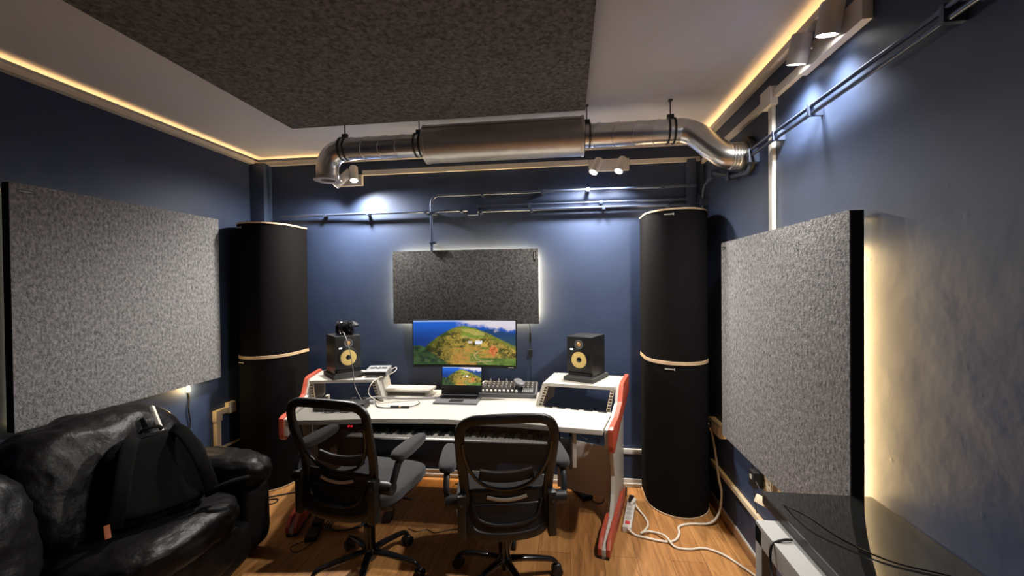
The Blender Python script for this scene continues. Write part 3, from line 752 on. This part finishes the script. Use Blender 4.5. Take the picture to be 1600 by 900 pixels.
place(proto, -.190, .028)
for k in range(1, 9):
    c = proto.copy(); COL.objects.link(c); c.parent = t; place(c, -.190+k*.032, .028+.004*(k % 2))
kn = MB().cyl((0, 0, 0), (0, 0, .012), .0065, .005, 14).box((-.001, 0, .011), (.001, .006, .014)).build('knob', 'light_grey', t)
place(kn, -.190, .10); cnt = 0
for r in range(3):
    for k in range(12):
        if r == 0 and k == 0: continue
        c = kn.copy(); COL.objects.link(c); c.parent = t; place(c, -.190+k*.0335, .10+r*.034)
b = MB()
for r in range(3):
    for k in range(6): b.box((.108+k*.014, .022+r*.022, .002), (.108+k*.014+.010, .022+r*.022+.012, .008), mt_)
b.build('button_pad', 'light_grey', t)
for k in range(8):
    MB().cyl((-.19+k*.032, .19, .075), (-.19+k*.032, .19, .10), .006, .004, 10).build('jack_plug', 'light_grey' if k % 2 else 'black', t)
m_ = tag(MB().puffy((0, 0, 0), (.07, .115, .036), n=2.6, res=10).build('computer_mouse', 'grey', smooth=80), 'dark computer mouse lying on top of the mixing console', 'mouse')
m_.location = (-.375, 3.19, ZT+.097); m_.rotation_euler = (tilt, 0, .55)
cable('cable', [(-.655, 3.16, ZT+.01), (-.675, 3.17, ZT+.05), (-.66, 3.19, ZT+.085), (-.64, 3.22, ZT+.095), (-.62, 3.26, ZT+.07), (-.60, 3.31, ZT+.01)], .004, 'cable_w', 'white cable looping over the left end of mixing console', 'cable')

# ------------------------------------------------------------------ tray box at back left of desk
t = thing('desk_shelf', 'low white shelf board standing at the back of desk left of the laptop', 'shelf', (-1.235, 3.14, ZT))
MB().box((-.19, -.06, .030), (.19, .10, .046), bev=.002).build('board', 'white', t)
MB().box((-.19, -.05, 0), (-.175, .10, .03)).box((.150, -.045, 0), (.165, .10, .03)).build('support', 'white', t)

# ------------------------------------------------------------------ speakers
def make_speaker(label, loc, rz):
    t = thing('studio_monitor_speaker', label, 'speaker', loc, rz, 'studio speakers on foam pads')
    W, Dp, H = .190, .235, .283
    MB().prism([(-W/2, .018), (W/2, .018), (W/2, Dp), (-W/2, Dp)], H, None, bev=.006).build('cabinet', 'black', t)
    MB().box((-W/2, 0, .034), (W/2, .020, H-.002), bev=.008).build('baffle', 'black', t)
    MB().box((-W/2+.012, .004, .006), (W/2-.012, .02, .030), bev=.003).build('port', 'black_matte', t)
    MB().box((-W/2, .0, .0), (W/2, .02, .007), bev=.002).build('lower_lip', 'grey', t)
    q = Matrix.Translation((0, 0, .120)) @ Matrix.Rotation(PI/2, 4, 'X')
    MB().lathe([(.072, 0), (.074, .004), (.070, .006), (.060, .006), (.058, .002), (.072, 0)], q, 40).build('woofer_surround', 'black', t)
    wf = MB().lathe([(.058, .0035), (.053, .0055), (.018, .0015), (.0, .0015)], q, 40).build('woofer_cone', 'cone', t)
    MB().lathe([(.019, .001), (.014, .006), (.0, .009)], q, 24).build('dust_cap', 'black_gloss', wf)
    q = Matrix.Translation((0, 0, .228)) @ Matrix.Rotation(PI/2, 4, 'X')
    MB().lathe([(.032, 0), (.033, .003), (.028, .004), (.016, -.001), (.032, 0)], q, 32).build('waveguide', 'grey', t)
    MB().lathe([(.016, .001), (.010, .006), (.0, .008)], q, 20).build('tweeter_dome', 'tweeter', t)
    MB().box((-.068, -.0025, .186), (-.046, .001, .197), bev=.002).build('lit_badge', 'badge', t)
    return t
FW = -27; 
def pad(label, loc, rz):
    o = MB().prism([(-.112, -.02), (.112, -.02), (.112, .26), (-.112, .26)], .030, None, bev=.004).build('isolation_pad', 'pad'); tag(o, label, 'foam pad', 'foam isolation pads'); o.location = loc; o.rotation_euler = (0, 0, rz); return o
zP = ZR+.031
rz = math.radians(-27); sR = Vector((.072, 2.985)); nR = Vector((math.sin(rz), -math.cos(rz)))
s0 = make_speaker('black studio speaker with yellow cone on the right rack of desk', (sR.x, sR.y, zP), rz)
pad('dark grey foam pad under the right studio speaker', (sR.x, sR.y, ZR), rz)
c = copy_tree(s0); rzL = math.radians(46); c.location = (-1.63, 2.965, zP); c.rotation_euler = (0, 0, rzL); c['label'] = 'black studio speaker with headphones on top, on the left rack of desk'
pad('dark foam pad under the left studio speaker', (-1.63, 2.965, ZR), rzL)

# ------------------------------------------------------------------ headphones
t = thing('headphones', 'black studio headphones resting on top of the left speaker', 'headphones', (-1.68, 3.03, zP+.2835), math.radians(20)); t.scale = (1.35, 1.35, 1.3)
for sx, rr in ((-1, .35), (1, -.35)):
    q = Matrix.Translation((sx*.022, 0, .042)) @ Matrix.Rotation(PI/2+rr*.3, 4, 'Y')
    e = MB().lathe([(0, -.016), (.036, -.016), (.042, -.008), (.042, .004), (.030, .016), (0, .018)], q, 24).build('ear_cup', 'black_gloss', t)
    MB().lathe([(.022, -.030), (.038, -.028), (.040, -.018), (.034, -.014), (.022, -.018)], q, 24).build('ear_cushion', 'leather', e)
MB().sweep([(.052*math.cos(a), .015+.06*math.sin(a), .048+.022*math.sin(a)) for a in [PI*k/18 for k in range(19)]], .026, .010, upv=(0, 0, 1), seg=10).build('headband', 'black', t)
cable('lead', [(-.03, -.035, .03), (-.02, -.06, .01), (0.0, -.088, .02), (.035, -.150, -.05), (.055, -.165, -.16), (.07, -.185, -.27), (.125, -.25, -.36), (.15, -.28, -.44)], .0018, 'cable_g', parent=t)

# ------------------------------------------------------------------ audio interface
t = thing('audio_interface', 'small silver audio interface with a big round knob on left rack', 'audio interface', (-1.44, 3.06, ZR+.001), math.radians(8))
MB().prism([(-.08, .008), (-.08, .045), (.07, .062), (.07, .008)], .165, Matrix(((0, 0, 1, -.0825), (1, 0, 0, 0), (0, 1, 0, 0), (0, 0, 0, 1))), bev=.003).build('casing', 'light_grey', t)
MB().box((-.078, -.083, .012), (.078, -.079, .038), bev=.001).build('front_panel', 'black', t)
q = Matrix.Translation((0, 0, .054)) @ Matrix.Rotation(math.atan2(.017, .15), 4, 'X')
MB().lathe([(.019, 0), (.019, .014), (.015, .017), (0, .017)], q, 28).build('volume_knob', 'light_grey', t)
MB().box((-.062, -.012, .0), (-.026, .018, .0015), q).box((.026, -.012, 0), (.062, .018, .0015), q).build('display_window', 'black', t)
MB().box((-.07, -.065, 0), (-.055, .05, .008)).box((.055, -.065, 0), (.07, .05, .008)).build('rubber_foot', 'black', t)
cable('cable', [(-1.375, 3.12, ZR+.03), (-1.34, 3.15, ZR+.045), (-1.325, 3.12, ZR+.03), (-1.35, 3.05, ZR+.01), (-1.385, 2.96, ZR+.008), (-1.395, 2.86, ZR-.01), (-1.41, 2.83, ZR-.07), (-1.37, 2.82, ZT+.05), (-1.32, 2.84, ZT+.015), (-1.30, 2.90, ZT+.008), (-1.22, 2.95, ZT+.006)], .0026, 'cable_w', 'white cable dropping from the audio interface onto the desk', 'cable')
cable('cable', [(-1.45, 2.84, ZT+.03), (-1.38, 2.87, ZT+.045), (-1.30, 2.90, ZT+.035), (-1.20, 2.94, ZT+.02), (-1.08, 2.99, ZT+.012), (-.98, 3.02, ZT+.012)], .007, 'cable_g', 'thick grey cable lying across the desk towards the laptop', 'cable')
cable('cable', [(-1.36, 2.83, ZT+.01), (-1.32, 2.78, ZT+.005), (-1.26, 2.755, ZT+.006), (-1.20, 2.755, ZT+.008)], .0035, 'cable_k', 'thin black cable curled on desk left of the laptop', 'cable')
t = thing('cable_connector', 'black inline cable connector lying on desk left of the laptop', 'connector', (-1.16, 2.775, ZT+.010), .05)
MB().cyl((-.06, 0, 0), (.0, 0, 0), .009, seg=14).cyl((.014, 0, 0), (.07, 0, 0), .008, seg=14).build('sleeve', 'black', t)
MB().cyl((0, 0, 0), (.014, 0, 0), .0075, seg=14).build('ring', 'wood', t)
cable('tail', [(.07, 0, 0), (.10, .03, 0), (.115, .09, .0), (.09, .14, .0)], .003, 'cable_k', parent=t)
# rack unit + socket strip in the left rack
t = thing('rack_unit', 'long black rack unit with tangled leads on desk below the left rack', 'rack unit', (-1.53, 2.70, ZT), math.radians(8))
MB().box((-.18, -.03, .0), (.15, .10, .045), bev=.004).build('casing', 'black', t)
MB().box((-.19, -.034, .002), (.155, -.030, .043), bev=.001).build('front_panel', 'black_gloss', t)
for i, s_ in enumerate((-.12, -.02, .07)): cable('lead', [(s_, -.034, .03), (s_+.01, -.06, .03), (s_+.03, -.075, .006), (s_+.08, -.07, .005), (s_+.11, -.045, .01)], .003, 'cable_k', parent=t)
t = thing('socket_strip', 'silver socket strip with two black plugs on the left rack floor', 'power strip', (-1.585, 2.835, ZT-.01), math.radians(9))
MB().box((-.205, -.025, 0), (.205, .03, .030), bev=.003).build('casing', 'light_grey', t)
for x in (.06, .14): MB().cyl((x, 0, .03), (x, 0, .055), .022, .017, 18).box((x-.006, -.03, .035), (x+.006, .0, .05)).build('plug', 'black', t)
MB().box((-.02, -.027, .006), (.015, -.024, .024)).build('rocker_switch', 'black', t)

# ================================================================== OFFICE CHAIRS
def chair_pts(lst, z2y):
    return [Vector((x, z2y(z, x), z)) for x, z in lst]
def bow(z, x):   # back plane: leans back above, curved around the sitter
    return -.265-.07*max(0, (z-.60))/.38*1.0-.01+.32*(x*x)-.05*math.sin(max(0, min(1, (z-.42)/.4))*PI)*(-.6)
def make_chair(label, loc, rz, base_rot, lift=0.):
    t = thing('office_chair', label, 'office chair', loc, rz, 'black mesh office chairs')
    # ---- base
    for k in range(5):
        a = base_rot-rz+2*PI*k/5; d = Vector((math.cos(a), math.sin(a), 0))
        pts = [d*.02+Vector((0, 0, .125)), d*.10+Vector((0, 0, .120)), d*.20+Vector((0, 0, .105)), d*.265+Vector((0, 0, .090)), d*.29+Vector((0, 0, .068))]
        lg = MB().sweep(catmull(pts, 5), .042, .032, seg=12, taper=lambda f: 1-.38*f).build('base_leg', 'black_gloss', t)
        s_ = Vector((-d.y, d.x, 0)); c = d*.29+Vector((0, 0, .028))
        MB().cyl(c+s_*.010, c+s_*.026, .027, seg=20).cyl(c-s_*.026, c-s_*.010, .027, seg=20).cyl(c-s_*.012, c+s_*.012, .012).cyl(c+Vector((0, 0, .005)), c+Vector((0, 0, .045)), .008, seg=10).puffy(c+Vector((0, 0, .012)), (.05, .034, .048), n=3, res=5).build('caster', 'black', t)
    MB().lathe([(.0, .085), (.035, .085), (.042, .10), (.040, .135), (.028, .15), (0, .15)], None, 28).build('base_hub', 'black_gloss', t)
    MB().lathe([(.030, .13), (.030, .27), (.026, .272), (.026, .275)], None, 24).lathe([(.016, .27), (.016, .375)], None, 20).build('gas_lift', 'black_gloss', t)
    MB().box((-.10, -.13, .365), (.10, .13, .395), bev=.01).cyl((.08, .02, .372), (.25, .03, .366), .006).build('tilt_mechanism', 'black', t)
    # ---- seat
    def seatf(p):
        p = p.copy(); p.z += -.02*max(0, (p.y-.14)/.1)**2*.35; return p
    MB().puffy((0, .035, .445), (.50, .49, .085), n=4.5, res=14, fn=seatf).build('seat', 'fabric', t, smooth=80)
    MB().puffy((0, .025, .405), (.45, .44, .04), n=5, res=8).build('seat_pan', 'black', t)
    # ---- back frame: outer loop
    out = [(-.10, .972), (.10, .972), (.175, .962), (.212, .925), (.217, .86), (.212, .77), (.203, .67), (.195, .56), (.185, .47), (.14, .415), (0, .40), (-.14, .415), (-.185, .47), (-.195, .56), (-.203, .67), (-.212, .77), (-.217, .86), (-.212, .925), (-.175, .962)]
    loop = catmull(chair_pts(out, bow), 5, True)
    MB().sweep(loop, .046, .026, closed=True, upv=(0, 1, .12), seg=12, roundness=3.2).build('back_frame', 'black', t)
    # ---- mesh fill
    def width(z):
        tab = [(.39, .12), (.42, .15), (.47, .185), (.56, .195), (.67, .203), (.77, .212), (.86, .217), (.925, .212), (.962, .175), (.985, .10)]
        for (z0, w0), (z1, w1) in zip(tab, tab[1:]):
            if z0 <= z <= z1: return w0+(w1-w0)*(z-z0)/(z1-z0)
        return .1
    def sheet(z0, z1, k, yo, nz=16, nx=14):
        b_ = bmesh.new(); rows = []
        for j in range(nz+1):
            z = z0+(z1-z0)*j/nz; W_ = width(z)*k
            rows.append([b_.verts.new((W_*(2*i/nx-1), bow(z, W_*(2*i/nx-1))+yo, z)) for i in range(nx+1)])
        for a_, c_ in zip(rows, rows[1:]):
            for i in range(nx): b_.faces.new((a_[i], a_[i+1], c_[i+1], c_[i]))
        mb = MB(); mb.add(b_); return mb
    sheet(.52, .978, .99, .0).build('mesh_back', 'mesh', t, smooth=80)
    sheet(.395, .545, 1.0, -.004).build('lower_shell', 'black', t, smooth=80, solid=.012)
    # ---- inner U rib and lumbar
    u_in = [(-.205, .86), (-.195, .78), (-.165, .70), (-.12, .645), (-.06, .618), (0, .61), (.06, .618), (.12, .645), (.165, .70), (.195, .78), (.205, .86)]
    MB().sweep(catmull([p+Vector((0, -.008, 0)) for p in chair_pts(u_in, bow)], 5), .016, .018, upv=(0, 1, 0), seg=10).build('inner_rib', 'black_gloss', t)
    u2 = [(-.165, .56), (-.14, .49), (-.08, .462), (0, .455), (.08, .462), (.14, .49), (.165, .56)]
    MB().sweep(catmull([p+Vector((0, -.014, 0)) for p in chair_pts(u2, bow)], 5), .014, .018, upv=(0, 1, 0), seg=10).build('lower_rib', 'black', t)
    lum = [(-.13, .675), (-.06, .66), (0, .656), (.06, .66), (.13, .675)]
    MB().sweep(catmull([p+Vector((0, .03, 0)) for p in chair_pts(lum, bow)], 5), .022, .05, upv=(0, 0, 1), seg=12, roundness=4).build('lumbar_support', 'black', t)
    st = [(-.095, .578), (-.05, .567), (0, .563), (.05, .567), (.095, .578)]
    MB().sweep(catmull([p+Vector((0, -.012, 0)) for p in chair_pts(st, bow)], 5), .006, .016, upv=(0, 0, 1), seg=8, roundness=6).build('slot_strip', 'silver', t)
    sheet(.535, .615, .95, -.002, 4).build('middle_shell', 'black', t, smooth=80, solid=.008)
    # ---- side brackets + arms
    for sx in (-1, 1):
        br = MB().box((sx*.212-.020, -.285, .39), (sx*.212+.020, -.235, .60), bev=.010).build('arm_bracket', 'black', t)
        MB().cyl((sx*.215, -.290, .560), (sx*.215, -.284, .560), .006).build('bolt', 'steel', br)
        MB().cyl((sx*.225, -.215, .545), (sx*.29, -.215, .545), .032, seg=24).build('arm_pivot', 'black', t)
        pts = [(sx*.277, -.215, .545), (sx*.287, -.195, .60), (sx*.287, -.16, .650), (sx*.285, -.10, .668)]
        MB().sweep(catmull(pts, 6), .030, .034, upv=(0, 1, 0), seg=12, roundness=3).build('arm_support', 'black', t)
        def armf(p):
            p = p.copy(); p.x *= 1-.22*(p.y/.15); p.z += .006*(p.y/.14); return p
        MB().puffy((sx*.285, -.045, .690), (.082, .29, .055), n=3.2, res=12, fn=armf).build('arm_pad', 'fabric', t, smooth=80)
    for ch in t.children:
        if not ch.name.startswith(('base', 'caster', 'gas')): ch.location.z += lift
    return t
c1 = make_chair('black mesh office chair in front of desk, right of the other chair', (-.350, 2.215, 0), math.radians(12.5), math.radians(18), .012)
c2 = make_chair('black mesh office chair nearer the sofa, left of the other', (-1.10, 2.20, 0), math.radians(-9), math.radians(-4), .062)

# ================================================================== SOFA
SO = thing('leather_sofa', 'large black wrinkled leather sofa along the left wall', 'sofa', (-2.2, 1.3, 0))
IS = Matrix.Translation((2.2, -1.3, 0))
def cush(name, c, size, n=4, amp=.012, fr=6, seed=0, fn=None, res=26, mat='leather'):
    return MB().puffy(c, size, n, res, amp, fr, seed, IS, fn).build(name, mat, SO, smooth=80)
cush('base', (-2.18, 1.12, .15), (.80, 2.30, .24), 8, .006)
def backf(p):
    p = p.copy(); p.x += -.12*(p.z/.3)-.03; return p
cush('back_frame', (-2.42, 1.20, .50), (.30, 2.20, .74), 7, .006, 4, 9, backf)
cush('back_cushion', (-2.31, 1.86, .66), (.30, .78, .56), 3.4, .020, 7, 1, backf)
cush('back_cushion', (-2.24, 1.07, .64), (.36, .82, .54), 3.0, .022, 6, 4, backf)
cush('back_cushion', (-2.28, .30, .65), (.32, .76, .54), 3.2, .020, 6, 6, backf)
cush('seat_cushion', (-2.06, 1.80, .37), (.62, .72, .20), 3.6, .014, 9, 2)
cush('seat_cushion', (-2.05, 1.08, .36), (.64, .72, .20), 3.6, .014, 9, 5)
cush('seat_cushion', (-2.05, .33, .36), (.64, .72, .20), 3.6, .014, 9, 8)
cush('armrest', (-2.17, 2.27, .50), (.80, .26, .22), 2.8, .012, 11, 3)
cush('arm_side', (-2.19, 2.28, .24), (.74, .22, .44), 6, .006, 6, 3)
cush('footrest_panel', (-1.80, 1.12, .21), (.06, 1.95, .26), 4, .008, 6, 7)
# ------------------------------------------------------------------ backpack
B = thing('backpack', 'black backpack with shoulder straps facing out, leaning on the sofa', 'backpack', (-1.995, 1.83, .46))
BM = Matrix.Diagonal((1.22, 1.22, .99, 1)) @ Matrix.Rotation(math.radians(62), 4, 'Z') @ Matrix.Rotation(math.radians(-24), 4, 'X')
def bagf(p):
    p = p.copy(); k = (p.z/.22); p.x *= 1-.16*max(0, k); p.y *= 1-.25*max(0, k); return p
MB().puffy((0, .0, .205), (.36, .17, .42), 3.2, 20, .008, 9, 3, BM, bagf).build('body', 'nylon', B, smooth=80)
MB().puffy((0, -.078, .21), (.29, .03, .35), 5, 12, .003, 14, 5, BM, bagf).build('back_padding', 'nylon', B, smooth=80)
for sx in (-1, 1):
    pts = [BM @ Vector(p) for p in ((sx*.06, -.08, .40), (sx*.085, -.115, .37), (sx*.115, -.13, .26), (sx*.135, -.125, .15), (sx*.15, -.10, .07), (sx*.155, -.07, .03))]
    MB().sweep(catmull(pts, 6), .062, .016, upv=BM.to_3x3() @ Vector((0, -1, .1)), seg=12, roundness=4).build('shoulder_strap', 'nylon', B)
pts = [BM @ Vector(p) for p in ((-.035, -.05, .415), (-.025, -.06, .43), (0, -.063, .434), (.025, -.06, .43), (.035, -.05, .415))]
MB().sweep(catmull(pts, 5), .012, .02, upv=(0, 1, 0), seg=8).build('handle', 'nylon', B)
cable('loose_strap', [BM @ Vector(p) for p in ((.14, -.09, .05), (.22, -.12, .06), (.30, -.08, .05))], .010, 'nylon', parent=B)
MB().box((-.188, -.105, .0), (-.170, -.098, .055), BM, bev=.003).build('orange_tag', 'orange', B)
# ------------------------------------------------------------------ white device
t = thing('remote_control', 'white slim remote control lying against the sofa back', 'remote control', (-2.235, 2.03, .872))
q = Matrix.Rotation(math.radians(40), 4, 'Z') @ Matrix.Rotation(math.radians(-20), 4, 'Y') @ Matrix.Rotation(math.radians(-22), 4, 'X')
MB().box((-.008, -.022, -.08), (.008, .022, .08), q, bev=.005).build('casing', 'white_paint', t)
MB().cyl(q @ Vector((.008, 0, -.055)), q @ Vector((.0095, 0, -.055)), .008, seg=14).build('button', 'light_grey', t)

# ================================================================== WHITE TABLE + BLACK GLASS SLAB (right)
t = thing('side_table', 'white square-legged side table under the black slab at right wall', 'table', (.83, .62, 0))
X0, X1, Y0, Y1, ZTT = -.226, .19, -1.3, .855, .81
MB().box((X0, Y0, ZTT-.012), (X1, Y1, ZTT), bev=.003).build('tabletop', 'table_white', t)
MB().box((X0, Y0, ZTT-.065), (X0+.03, Y1, ZTT-.012)).box((X0, Y1-.03, ZTT-.065), (X1, Y1, ZTT-.012)).box((X1-.03, Y0, ZTT-.065), (X1, Y1, ZTT-.012)).build('apron', 'table_white', t)
for x in (X0, X1-.045):
    for y in (Y0, Y1-.045): MB().box((x, y, 0), (x+.045, y+.045, ZTT-.012), bev=.003).build('leg', 'table_white', t)
t = thing('glass_slab', 'glossy black slab lying flat on the white side table by right wall', 'glass slab', (.85, .80, .811))
MB().box((-.178, -1.4, .0), (.172, .785, .035), bev=.003).build('casing', 'black', t)
MB().box((-.181, -1.4, .035), (.174, .788, .041), bev=.0015).build('glass', 'glass', t)
cable('cable', [(.70, 1.50, .852), (.72, 1.40, .870), (.76, 1.30, .862), (.83, 1.22, .857), (.93, 1.18, .856), (1.0, 1.14, .857)], .0022, 'black_gloss', 'glossy black cable lying on top of the black slab', 'cable')
cable('cable', [(.660, 1.36, .816), (.63, 1.355, .816), (.598, 1.35, .80), (.588, 1.33, .74), (.585, 1.27, .70), (.588, 1.2, .68), (.585, 1.12, .72)], .004, 'cable_k', 'black cable hanging off the front edge of white side table', 'cable')

# ================================================================== POWER STRIP, FLOOR CABLES, BRICKS
t = thing('power_strip', 'white power strip with red switch on floor beside the right desk foot', 'power strip', (.400, 2.93, 0), math.radians(-13))
MB().box((-.028, -.19, .0), (.028, .19, .038), bev=.006).build('casing', 'white_paint', t)
MB().box((-.014, -.155, .038), (.014, -.125, .043), bev=.002).build('rocker_switch', 'redsw', t)
for y in (-.08, -.02, .04, .10): MB().lathe([(.020, 0), (.020, .0015), (.017, .0018), (0, .0018)], Matrix.Translation((0, y, .038)), 20).build('outlet', 'white', t)
MB().box((-.016, .12, .038), (.016, .18, .068), bev=.006).build('black_plug', 'black', t)
MB().cyl((.0, .10, .038), (.03, .13, .07), .012, seg=12).build('white_plug', 'white_paint', t)
z = .008
cable('extension_cable', [(.362, 2.745, .03), (.40, 2.72, z), (.44, 2.70, z), (.575, 2.665, z), (.64, 2.69, z), (.68, 2.76, z), (.70, 2.84, z), (.78, 2.88, z), (.90, 2.885, z+.01), (.965, 2.90, .08), (.988, 2.92, .20), (.985, 2.96, .28), (.985, 3.02, .42), (.985, 3.085, .53), (.972, 3.10, .575)], .007, 'cable_w',
      'white extension cable from power strip up to the right wall socket', 'cable')
cable('extension_cable', [(.44, 3.07, .06), (.47, 3.02, z+.01), (.50, 2.93, z), (.505, 2.84, z), (.47, 2.77, z), (.44, 2.72, z+.012), (.47, 2.74, z+.012), (.52, 2.76, z), (.58, 2.69, z+.02), (.62, 2.62, z), (.70, 2.605, z), (.79, 2.625, z), (.88, 2.575, z), (.95, 2.47, z), (1.0, 2.38, z)], .0065, 'cable_w',
      'white cable snaking over the floor from power strip towards the side table', 'cable')
cable('power_lead', [(.40, 3.10, .06), (.41, 3.17, .08), (.42, 3.26, .05), (.40, 3.33, .02)], .005, 'cable_k', 'short black lead behind the power strip by the white baseboard', 'cable')
t = thing('power_brick', 'black power brick on the floor under the right side of desk', 'power brick', (.09, 3.20, 0), .5)
MB().box((-.04, -.09, 0), (.04, .09, .036), bev=.005).build('casing', 'black', t)
cable('lead', [(.0, .09, .018), (-.04, .13, .01), (-.14, .08, .006), (-.2, .12, .006)], .004, 'cable_k', parent=t)
cable('lead', [(.0, -.09, .018), (.04, -.16, .006), (.10, -.14, .006), (.14, -.06, .006), (.10, -.02, .006)], .004, 'cable_k', parent=t)
cable('hanging_cable', [(.04, 3.0, .70), (.05, 3.02, .56), (.09, 3.02, .50), (.15, 3.02, .50), (.17, 3.0, .60)], .003, 'cable_k', 'thin black cable looping under the right rack', 'cable')
cable('hanging_cable', [(.18, 2.95, .69), (.185, 2.95, .55), (.20, 2.95, .49), (.215, 2.95, .60), (.22, 2.95, .70)], .003, 'cable_k', 'thin black cable sagging beside the right desk leg', 'cable')
t = thing('power_brick', 'black adapter with tangled leads on floor behind the left chair', 'power brick', (-1.62, 2.48, 0), .3)
MB().box((-.035, -.06, 0), (.035, .06, .035), bev=.005).box((-.03, .07, 0), (.03, .16, .05), bev=.005).build('casing', 'black', t)
for k in range(4):
    R_ = .07+.012*k
    cable('lead', [(.18+R_*1.4*math.cos(a), .10+R_*math.sin(a), .006+.006*k) for a in [2*PI*j/12+k for j in range(12)]], .004, 'cable_k', parent=t, n=4)
cable('lead', [(-.03, -.06, .012), (-.10, -.10, .006), (-.05, -.16, .006), (.02, -.09, .010)], .003, 'cable_k', parent=t)
cable('floor_cable', [(-2.30, 2.86, .006), (-2.20, 2.93, .006), (-2.08, 3.0, .006), (-1.95, 3.08, .006), (-1.8, 3.1, .006)], .005, 'cable_k', 'black cable crossing the floor between sofa and left leg of desk', 'cable')
cable('floor_cable', [(-2.30, 2.80, .006), (-2.24, 2.86, .006), (-2.16, 2.88, .006), (-2.15, 2.82, .006), (-2.22, 2.80, .006), (-2.27, 2.84, .012)], .004, 'cable_k', 'small loop of black cable on floor beside the sofa arm', 'cable')
t = thing('power_brick', 'small black foot pedal on the floor between the two chairs', 'pedal', (-1.23, 2.72, 0), .2)
MB().box((-.03, -.05, 0), (.03, .05, .03), bev=.008).build('casing', 'black', t)
cable('lead', [(.0, .05, .02), (.02, .12, .006), (-.02, .2, .006), (.05, .3, .006)], .004, 'cable_k', parent=t)
cable('floor_cable', [(-1.05, 2.63, .005), (-.98, 2.60, .005), (-.92, 2.63, .005), (-.86, 2.60, .005), (-.78, 2.64, .005), (-.70, 2.66, .005)], .0025, 'cable_k', 'thin wavy black wire on the floor between the chairs', 'cable')
t = thing('power_brick', 'black device with leads on floor far under the desk centre', 'power brick', (-.68, 3.10, 0), -.3)
MB().box((-.05, -.04, 0), (.05, .04, .06), bev=.006).build('casing', 'black', t)
cable('lead', [(.0, .04, .03), (-.06, .10, .006), (-.18, .14, .006), (-.26, .08, .006)], .004, 'cable_k', parent=t)
cable('lead', [(.05, .0, .03), (.10, -.02, .08), (.18, .02, .12), (.25, .10, .03)], .003, 'cable_k', parent=t)
t = thing('wall_socket', 'tan wall box on far wall seen between the two chairs under the keyboard', 'socket', (-1.50, YB, .34))
MB().box((-.055, -.04, -.09), (.055, 0, .09), bev=.004).build('body', 'cream', t)
